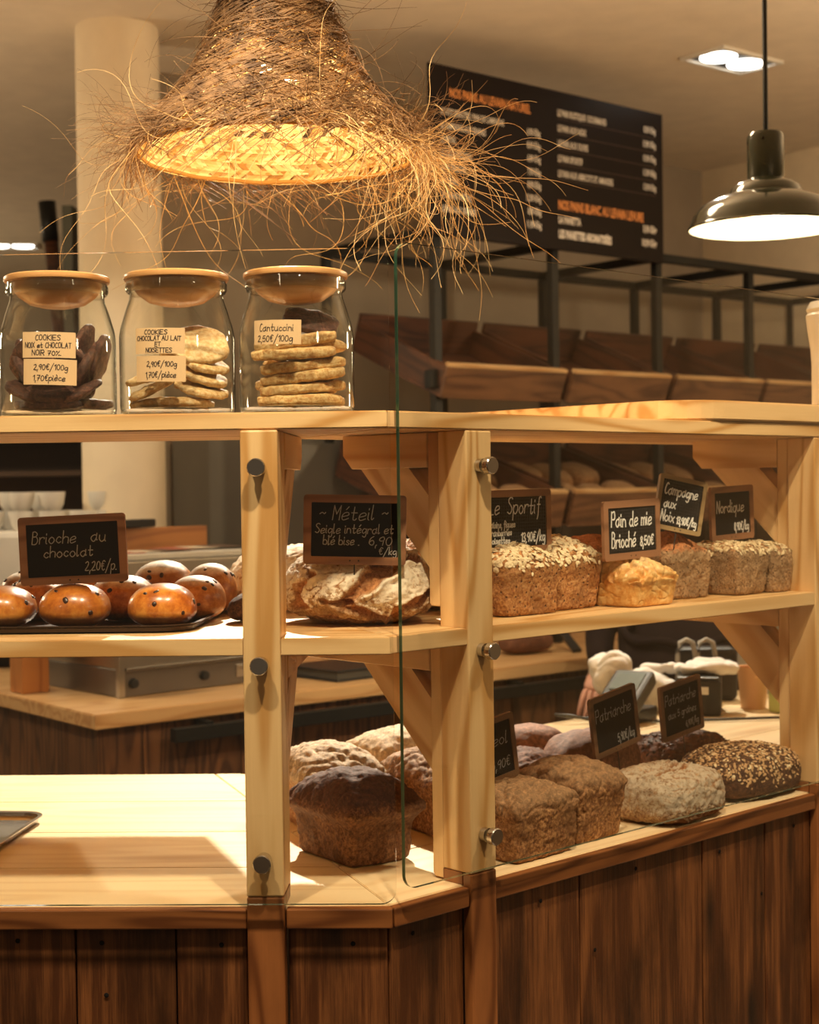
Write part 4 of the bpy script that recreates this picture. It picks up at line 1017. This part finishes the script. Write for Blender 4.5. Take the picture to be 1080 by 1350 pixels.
# ------------------------------------------------------------------ back counter
bc = thing('back_counter', 'angled staff counter with dark plank front behind the shelves', 'counter', FB @ T(.5, .3, 0))
prism('countertop_board', [(0, 0), (4.2, 0), (4.2, .75), (0, .75)], .912, .95, M['backtop'], bc, FB, .003)
prism('countertop_board', [(-.0005, .0), (-.0005, 2.4), (-.5, 2.4), (-.5, .0)][::-1] if False else [(0, .751), (.7, .751), (.7, 2.4), (0, 2.4)], .912, .95, M['backtop'], bc, FB, .003)
xs = [.02]; rb_ = random.Random(3)
while xs[-1] < 4.1: xs.append(xs[-1] + rb_.uniform(.11, .19))
planks(xs, .03, .02, .911, M['backplank'], bc, FB, seed=12)
FL = FB @ RZ(90)      # left arm: x runs away from the camera along the left arm
ys = [.055]
while ys[-1] < 2.3: ys.append(ys[-1] + rb_.uniform(.11, .19))
for a, b in zip(ys[:-1], ys[1:]): span('plank', .03, .052, a + .001, b - .001, .02, .911, M['backplank'], bc, FB, .002, 'z')
rail = beam('bag_rail', (.20, -.03, .880), (4.0, -.03, .880), .028, .035, M['frameblack'], bc, FB)
for x in (.3, 1.4, 2.6, 3.8): span('rail_bracket', x, x + .02, -.03, .03, .89, .905, M['frameblack'], bc, FB, 0)
# steel heated unit on the back counter
FU = FB @ T(.19, .225, .951) @ RZ(4)
un = thing('steel_serving_unit', 'low stainless steel serving unit at left on the back counter', 'serving unit', FU)
span('body', 0, .54, 0, .42, .0, .075, M['steeldark'], un, FU, .003)
span('upper_body', 0.0, .54, 0.0, .42, .076, .36, M['steel'], un, FU, .003)
span('corner_strip', -.006, .012, -.006, .012, 0, .36, M['steel'], un, FU, .001)
span('front_ledge', .014, .54, -.012, -.0005, .070, .078, M['chrome'], un, FU, .001)
for x in (.04, .27): mobj('knob', lathe([(0, .012), (.012, .010), (.014, 0)], 16), un, FU @ T(x, -.001, .035) @ RX(90), M['black'])
for k in range(2): span('socket', .38 + k * .05, .415 + k * .05, -.003, 0, .02, .055, M['steel'], un, FU, .001)
tb = thing('wooden_shelf_tray', 'orange wooden ledge behind the papers, on the steel unit', 'ledge', FU @ T(.3, .3, .361))
span('back_rail', .02, .53, .34, .36, .361, .44, M['orangewood'], tb, FU, .002)
o = span('stack_of_leaflets', .05, .46, .04, .26, .361, .378, M['white'], None, FU @ RZ(-2), .002)
tag(o, 'stack of white leaflets on the steel unit behind the brioches', 'papers')
rr_ = random.Random(4)
LEAFMAT = [plain('leaflet_red', (.45, .12, .07), .6), plain('leaflet_cream', (.7, .6, .45), .6), plain('leaflet_dark', (.12, .07, .05), .6)]
for k in range(6):
    o = board('leaflet', (.09, .12, .0012), FU @ T(.10 + .065 * k, .14 + rr_.uniform(-.03, .03), .3795 + .0014 * k) @ RZ(rr_.uniform(-25, 25)), LEAFMAT[k % 3], None, 0)
    tag(o, ('red', 'cream', 'dark brown')[k % 3] + ' leaflet lying on the white stack, ' + ('toward its left end' if k < 3 else 'toward its right end'), 'leaflet', 'leaflets on the white stack')
o = beam('black_knife_block', (.16, .30, .4415 + .012), (.34, .36, .4415 + .012), .045, .024, M['black'], None, FU, .004)
tag(o, 'flat black object lying on the orange ledge right of the column', 'tool')
o = span('wooden_leg_block', -.33, -.25, .06, .14, .0, .18, M['orangewood'], None, FB @ T(.36, .42, .951) , .003, 'z'); tag(o, 'orange wooden block standing left of the steel unit', 'wooden block')
# black folded thing on the back counter between the posts
lp = thing('black_binder', 'flat black binder lying on the back counter beyond the corner loaves', 'binder', FB @ T(.95, .15, .951))
FP = FB @ T(.79, .07, .951) @ RZ(4)
span('lower_cover', 0, .34, 0, .24, 0, .006, M['black'], lp, FP, .001); span('pages', .005, .33, .005, .235, .0065, .026, M['darkgrey'], lp, FP, .001); span('upper_cover', 0, .34, 0, .24, .0265, .0325, M['black'], lp, FP, .001)
# blurred bread board and loaf on the back counter right of post 2
o = loaf('dark blurred loaf on the back counter below the middle shelf', bun_mesh(.10, .06, .085, 33, 16, 2.6), M['redcrust'], FB @ T(1.68, .24, .951), None, name='round_loaf')
v_ = beam('black_tongs', (1.80, .12, .957), (1.86, .30, 1.05), .03, .012, M['black'], None, FB); tag(v_, 'black tongs tilted on the back counter beside the blurred loaf', 'tongs')
span('backsplash', .3, 4.2, .70, .72, .951, 1.22, M['orangewood'], bc, FB, .002)

# ------------------------------------------------------------------ bread rack
FK = T(-.08, 4.95, 0) @ RZ(41)
rk = thing('bread_rack', 'black metal bread rack with sloping wooden crates against the back wall', 'rack', FK @ T(1.0, .3, 0))
DX = .535; DD = .60; ZT = 2.335
q = .016
xsK = [k * DX for k in range(0, 6)]
def bar(name, a, b): beam(name, a, b, .03, .03, M['frameblack'], rk, FK, .001)
for x in xsK:
    bar('rack_post', (x, 0, .951 if x >= 0 else 0), (x, 0, ZT)); bar('rack_post', (x, DD, .951), (x, DD, ZT))
    bar('rack_rail', (x, .016, ZT), (x, DD - .016, ZT))
    mobj('clamp', boxmesh(.07, .05, .06, .003), rk, FK @ T(x, -.005, 1.85), M['frameblack'])
for y in (0, DD): bar('rack_rail', (-.015, y, ZT + .0), (xsK[-1], y, ZT))
def crate(k, zf, h, dep, slope, tier):
    x0, x1 = xsK[k] + .018, xsK[k + 1] - .018; a = math.degrees(math.atan(slope)); F = FK @ T(0, -.045, zf) @ RX(a)
    if k == 0: x0 = -.018
    span('crate_front', x0, x1, 0, .018, 0, h, M['crateedge'], rk, F, .002)
    span('crate_bottom', x0, x1, .0185, dep, 0, .012, M['crate'], rk, F, .001)
    span('crate_back', x0, x1, dep, dep + .016, 0, h + .03, M['crate'], rk, F, .001)
    for x in (x0, x1 - .016):
        span('crate_side', x, x + .016, .0185, dep - .0005, .0125, h, M['crate'], rk, F, .001, 'y')
    span('crate_lip', x0, x1, -.001, .02, h + .0005, h + .012, M['backtop'], rk, F, .001)
OD = ['first', 'second', 'third', 'fourth', 'fifth']
for k in range(5):
    crate(k, 1.785, .105, .50, .40, 1); crate(k, 1.355, .12, .60, .32, 2)
    F2 = FK @ T(0, -.045, 1.355) @ RX(math.degrees(math.atan(.32)))
    for j in range(3):
        m_ = [M['ryelight'], M['sportif'], M['ryepale']][(k + j) % 3]
        me = RKL[(k + j) % 2] if 'RKL' in globals() else None
        if me is None:
            RKL = [bun_mesh(.10, .06, .085, 61, 14, 2.6), bun_mesh(.085, .065, .09, 62, 14, 3)]; me = RKL[0]
        o = bpy.data.objects.new('rack_loaf', me); COL.objects.link(o)
        if not me.materials: me.materials.append(M['ryelight'])
        put(o, None, F2 @ T(xsK[k] + .12 + .155 * j, .14 + .02 * ((j + k) % 2), .014) @ RZ(80))
        tag(o, 'brown loaf in the lower rack crates, ' + OD[k] + ' crate from the left, ' + OD[j] + ' along its front', 'bread', 'loaves in the rack crates')
        o = bpy.data.objects.new('rack_loaf', me); COL.objects.link(o)
        put(o, None, F2 @ T(xsK[k] + .13 + .15 * j, .40, .014) @ RZ(100)); tag(o, 'brown loaf in the lower rack crates, ' + OD[k] + ' crate from the left, ' + OD[j] + ' along its back', 'bread', 'loaves in the rack crates')

# ------------------------------------------------------------------ left background: fridge, cabinet, cups
o = thing('steel_fridge', 'grey steel fridge standing right of the white column', 'fridge', FW @ T(-2.75, -.4, 0))
FF = FW @ T(-3.02, -.52, 0)
span('body', 0, .80, .0, .50, .02, 1.68, M['greydoor'], o, FF, .006); span('door_panel', .01, .60, -.02, -.0005, .1, 1.66, M['greydoor'], o, FF, .004); span('handle', .045, .07, -.05, -.021, .9, 1.6, M['black'], o, FF, .003)
cb = thing('brown_cabinet', 'dark brown open shelving left of the white column', 'cabinet', T(-1.9, 6.0, 0))
span('back_panel', -2.6, -1.30, 6.12, 6.14, 0, 1.72, M['brownshelf'], cb, bev=.001)
span('side_panel', -1.42, -1.39, 5.8, 6.119, 0, 1.72, M['black'], cb, bev=.001); span('side_panel', -2.6, -2.57, 5.8, 6.119, 0, 1.72, M['brownshelf'], cb, bev=.001)
for z in (1.695, 1.56): span('shelf', -2.568, -1.421, 5.8, 6.119, z, z + .02, M['brownshelf'], cb, bev=.001)
mc = thing('coffee_machine', 'pale steel coffee machine under the stacked cups at far left', 'coffee machine', T(-1.6, 4.9, .95))
span('body', -1.95, -1.06, 4.72, 5.12, 1.10, 1.378, M['white'], mc, bev=.02); span('foot', -1.93, -1.10, 4.75, 5.10, .951, 1.10, M['black'], mc, bev=.004)
span('drip_tray', -1.90, -1.15, 4.62, 4.719, 1.10, 1.125, M['steel'], mc, bev=.002)
CUP = lathe([(0, .002), (.024, .002), (.034, .02), (.040, .060), (.0425, .0605), (.0425, .058), (.037, .02), (.025, 0), (0, 0)], 24); CUP.materials.append(M['white'])
ci = 0
for k in range(7):
    for row in range(2):
        for st in range(2 if (k + row) % 3 else 1):
            o = bpy.data.objects.new('coffee_cup', CUP); COL.objects.link(o)
            put(o, None, T(-1.80 + .098 * k + .03 * row, 4.80 + .12 * row, 1.3785 + .0612 * st)); tag(o, 'white coffee cup on the machine, ' + ['first', 'second', 'third', 'fourth', 'fifth', 'sixth', 'seventh'][k] + ' from the left, ' + ('front', 'back')[row] + ' row, ' + ('lower' if st == 0 else 'stacked on top'), 'cup', 'white cups on the coffee machine')

# ------------------------------------------------------------------ things on the right counter behind the loaves
Fd = FR @ T(1.43, .76, Zc)
ctm = thing('card_terminal', 'grey card payment terminal with lit screen behind the middle sign', 'card terminal', Fd)
Fq = FR @ T(1.435, .760, Zc + .016) @ RZ(-75) @ RX(28)
span('base', -.042, .042, -.055, .075, -.0, .03, M['black'], ctm, FR @ T(1.435, .760, Zc) @ RZ(-75), .004)
span('body', -.05, .05, -.085, .085, .032, .068, M['darkgrey'], ctm, Fq, .008); span('screen', -.035, .035, .0, .07, .0685, .0705, M['screen'], ctm, Fq, .001)
span('side_stripe', -.0515, -.0501, -.08, .06, .04, .058, M['white'], ctm, Fq, .0)
for i in range(3):
    for j in range(4): span('key', -.032 + .024 * i, -.014 + .024 * i, -.075 + .016 * j, -.064 + .016 * j, .0685, .0705, M['black'], ctm, Fq, .001)
v_, f_ = tube([(1.36, .80, Zc + .006), (1.31, .83, Zc + .02), (1.30, .865, Zc + .02), (1.36, .87, Zc + .006), (1.46, .685, Zc + .005), (1.56, .60, Zc + .006), (1.70, .50, Zc + .006), (1.86, .56, Zc + .006)], .0035, 8)
tag(mobj('power_cable', pymesh('cable', v_, f_, True), None, FR, M['darkgrey']), 'thin grey cable looping across the right counter', 'cable')
# second terminal
t2 = thing('card_reader', 'black box card reader with white label behind the rightmost sign', 'card reader', FR @ T(1.63, .72, Zc))
Fr = FR @ T(1.66, .725, Zc) @ RZ(-55)
span('body', -.055, .055, -.075, .075, .0, .085, M['black'], t2, Fr, .008); span('label_plate', -.035, .025, -.0765, -.0755, .052, .07, M['white'], t2, Fr, 0); span('top_panel', -.05, .05, -.07, .07, .0855, .092, M['darkgrey'], t2, Fr, .003)
# crumpled white cloths
def cloth_lump(a, b, h, seed, n=36):
    vs, fs = cg(n, 2.3); off = Vector((seed, 2, 3)); out = []
    for p in vs:
        q = Vector((p.x * a, p.y * b, (p.z + 1) * h / 2)); w0 = p.normalized()
        q += w0 * (abs(noise.noise(q * 13 + off)) * .035 - .008 + abs(noise.noise(q * 30 + off)) * .012)
        q.z = max(0, q.z); out.append(q)
    return pymesh('cloth', out, fs, True)
wc = thing('white_gloves', 'crumpled white oven gloves lying behind the card terminal', 'gloves', FR @ T(1.56, .82, Zc))
FG = FR @ T(1.585, .845, Zc)
mobj('glove', cloth_lump(.095, .055, .095, 1), wc, FG @ RZ(-60), M['whitecloth'])
mobj('cuff', cloth_lump(.05, .045, .11, 6), wc, FG @ T(-.05, .03, .04) @ RY(-25), M['whitecloth'])
mobj('glove_thumb', cloth_lump(.055, .016, .03, 2, 16), wc, FG @ T(.055, -.035, .085) @ RZ(-45) @ RY(-5), M['whitecloth'])
o = mobj('crumpled_paper', cloth_lump(.08, .045, .03, 3), None, Fr @ T(.02, .01, .0925) @ RZ(20), M['whitecloth']); tag(o, 'crumpled white paper on top of the black card reader', 'paper')
# strap handles behind
sh = thing('grey_strap_bag', 'grey strap handles of a black bag standing at the back of the right counter', 'bag', FR @ T(1.84, .80, Zc))
Fs = FR @ T(1.80, .835, Zc) @ RZ(-45)
mobj('bag_body', boxmesh(.15, .07, .135, .015), sh, Fs @ T(.03, .03, .0675), M['black'])
for dx in (-.03, .02):
    pts = [(dx - .018, -.015, .02), (dx - .018, -.017, .12), (dx - .012, -.016, .150), (dx + .004, -.016, .158), (dx + .02, -.016, .150), (dx + .026, -.017, .12), (dx + .026, -.015, .02)]
    v_, f_ = tube(pts, .0065, 8); mobj('strap', pymesh('strap', v_, f_, True), sh, Fs, M['greytape'])
cup = mobj('peach_cup', lathe([(0, 0), (.03, 0), (.038, .10), (.0385, .102), (.036, .10), (.028, .004), (0, .004)], 32), None, FR @ T(1.80, .665, Zc), M['peach']); tag(cup, 'peach coloured tall cup beside the right post bracket', 'cup')
o = prism('lime_carton', rrect(.06, .05, .006, 3), 0, .058, M['lime'], None, FR @ T(1.795, .575, Zc) , .003); tag(o, 'small yellow-green carton just left of the right post', 'carton')
o = thing('grey_display_panel', 'grey upright screen back on a foot behind the right bracket', 'screen', FR @ T(2.05, .75, Zc))
Fz = FR @ T(2.06, .78, Zc) @ RZ(-48)
span('panel', -.09, .09, 0, .014, .03, .26, M['greycard'], o, Fz, .004); span('foot', -.05, .05, -.03, .05, 0, .012, M['greycard'], o, Fz, .003); span('neck', -.012, .012, .015, .025, .01, .10, M['greycard'], o, Fz, .001)
# white vase at the very right on the raised board
o = mobj('white_carafe', lathe([(0, 0), (.040, 0), (.044, .01), (.044, .09), (.046, .12), (.050, .145), (.053, .17), (.054, .180), (.050, .185), (.053, .192), (.046, .206), (.035, .206), (0, .20)], 40), None, FR @ T(1.238, .09, 1.638), M['white'])
tag(o, 'white carafe at the right edge, on the raised top board', 'carafe')

# ------------------------------------------------------------------ person bending behind the counter
PX, PY, PA = .615, 4.30, -6
FPn = T(PX, PY, 0) @ RZ(PA)
ps = thing('person', 'person in black apron bending forward behind the right counter, hand at side', 'person', FPn)
def skin(name, nodes, edges, mat, parent, Mx, root=0, sub=2, ret=False):
    me = bpy.data.meshes.new(name); me.from_pydata([n[:3] for n in nodes], edges, []); me.update()
    o = mobj(name, me, parent, Mx, mat); m = o.modifiers.new('s', 'SKIN'); sv = me.skin_vertices[0].data if me.skin_vertices else None
    if sv is None:
        bm = bmesh.new(); bm.from_mesh(me); bm.verts.layers.skin.verify(); bm.to_mesh(me); bm.free(); sv = me.skin_vertices[0].data
    for i, n in enumerate(nodes): sv[i].radius = (n[3], n[4] if len(n) > 4 else n[3]); sv[i].use_root = (i == root)
    m.use_smooth_shade = True; s = o.modifiers.new('u', 'SUBSURF'); s.levels = sub; s.render_levels = sub
    return o
# local: +y away from the camera (the way the person leans), x to the right
body = [(0, 0, .98, .15, .125), (0, .12, 1.07, .14, .12), (0, .28, 1.12, .145, .115), (0, .44, 1.14, .16, .105), (0, .53, 1.13, .10, .08), (0, .60, 1.11, .055, .055), (0, .66, 1.10, .06, .06),
        (-.10, .0, .88, .095), (-.11, .02, .50, .066), (-.11, -.02, .10, .045), (.10, .0, .88, .095), (.11, .02, .50, .066), (.11, -.02, .10, .045),
        (-.18, .45, 1.14, .065), (-.235, .30, 1.06, .05), (-.232, .10, .985, .040), (.18, .45, 1.14, .065), (.24, .42, 1.02, .05), (.20, .55, .985, .038)]
eds = [(0, 1), (1, 2), (2, 3), (3, 4), (4, 5), (5, 6), (0, 7), (7, 8), (8, 9), (0, 10), (10, 11), (11, 12), (3, 13), (13, 14), (14, 15), (3, 16), (16, 17), (17, 18)]
b = skin('body', body, eds, M['cloth'], ps, FPn)
# apron skirt with folds around the hips
V, Fc = [], []; nn_, nz = 72, 14
for j in range(nz + 1):
    z = 1.10 - .52 * j / nz; fl = .5 + .5 * j / nz
    for i in range(nn_):
        a = 2 * pi * i / nn_; w_ = 1 + .05 * sin(a * 9 + j * .25) * fl + .03 * noise.noise(Vector((cos(a) * 3, sin(a) * 3, z * 12)))
        V.append(((.165 + .02 * fl) * cos(a) * w_, (.135 + .03 * fl) * sin(a) * w_ + .01 + (.08 if j == 0 else .03 if j == 1 else 0), z + (.035 * sin(a) if j < 3 else 0)))
        if j: Fc.append(((j - 1) * nn_ + i, (j - 1) * nn_ + (i + 1) % nn_, j * nn_ + (i + 1) % nn_, j * nn_ + i))
mobj('apron', pymesh('apron', V, Fc, True), ps, FPn, M['cloth'])
v_, f_ = tube([(.17 * cos(a * pi / 24), .135 * sin(a * pi / 24) + .03, 1.085 + .03 * sin(a * pi / 24) + .008 * sin(a * .8)) for a in range(49)], .012, 8, False)
mobj('apron_string', pymesh('string', v_, f_, True), ps, FPn, M['cloth'])
for s_ in (-1, 1): mobj('shoe', bun_mesh(.05, .13, .09, 5, 12, 2.6, 0, 1, .4, lump=0), ps, FPn @ T(.11 * s_, .05, 0), M['black'])
# head, hanging forward
Fh = FPn @ T(0, .74, 1.10) @ RX(-105)
hd = bun_mesh(.075, .095, .225, 3, 20, 2.2, 0, 1, .5, lump=0); mobj('head', hd, ps, Fh @ T(0, 0, -.11), M['skin'])
mobj('hair', bun_mesh(.082, .095, .19, 7, 20, 2.2, .004, 40, .5, lump=.05), ps, Fh @ T(0, -.025, -.055), M['hair'])
nose = bun_mesh(.012, .018, .03, 1, 8, 2.2, 0, 1, .5, lump=0); mobj('nose', nose, ps, Fh @ T(0, .098, -.02), M['skin'])
for s_ in (-1, 1):
    mobj('ear', bun_mesh(.01, .02, .05, 1, 8, 2.2, 0, 1, .5, lump=0), ps, Fh @ T(.077 * s_, 0, -.03), M['skin'])
    mobj('eye', bun_mesh(.012, .008, .014, 1, 8, 2, 0, 1, .5, lump=0), ps, Fh @ T(.03 * s_, .088, .0), M['white'])
mobj('mouth', bun_mesh(.022, .006, .010, 1, 8, 2, 0, 1, .5, lump=0), ps, Fh @ T(0, .088, -.055), plain('lips', (.45, .16, .13), .5))
def hand(F, side):
    nodes = [(0, 0, .03, .024, .020), (0, 0, 0, .026, .019), (0, 0, -.045, .036, .017), (0, 0, -.075, .036, .015)]
    e = [(0, 1), (1, 2), (2, 3)]
    o = skin('hand', nodes, e, M['skin'], ps, F)
    for k, (x, L) in enumerate(((-.027, .060), (-.009, .070), (.009, .066), (.026, .052))):
        n_ = [(x * .8, 0, -.065, .0095), (x, .002, -.095, .0088), (x * 1.05, .012, -.095 - L * .5, .008), (x * 1.05, .026, -.095 - L * .85, .007)]
        skin('finger', n_, [(0, 1), (1, 2), (2, 3)], M['skin'], o, F, sub=1)
    n_ = [(.02 * side, 0, -.02, .012), (.045 * side, .006, -.045, .0105), (.055 * side, .014, -.072, .009)]
    skin('thumb', n_, [(0, 1), (1, 2)], M['skin'], o, F, sub=1)
hand(FPn @ T(-.235, .06, .965) @ RX(-35) @ RY(12), 1)
hand(FPn @ T(.19, .60, .975) @ RX(60), -1)
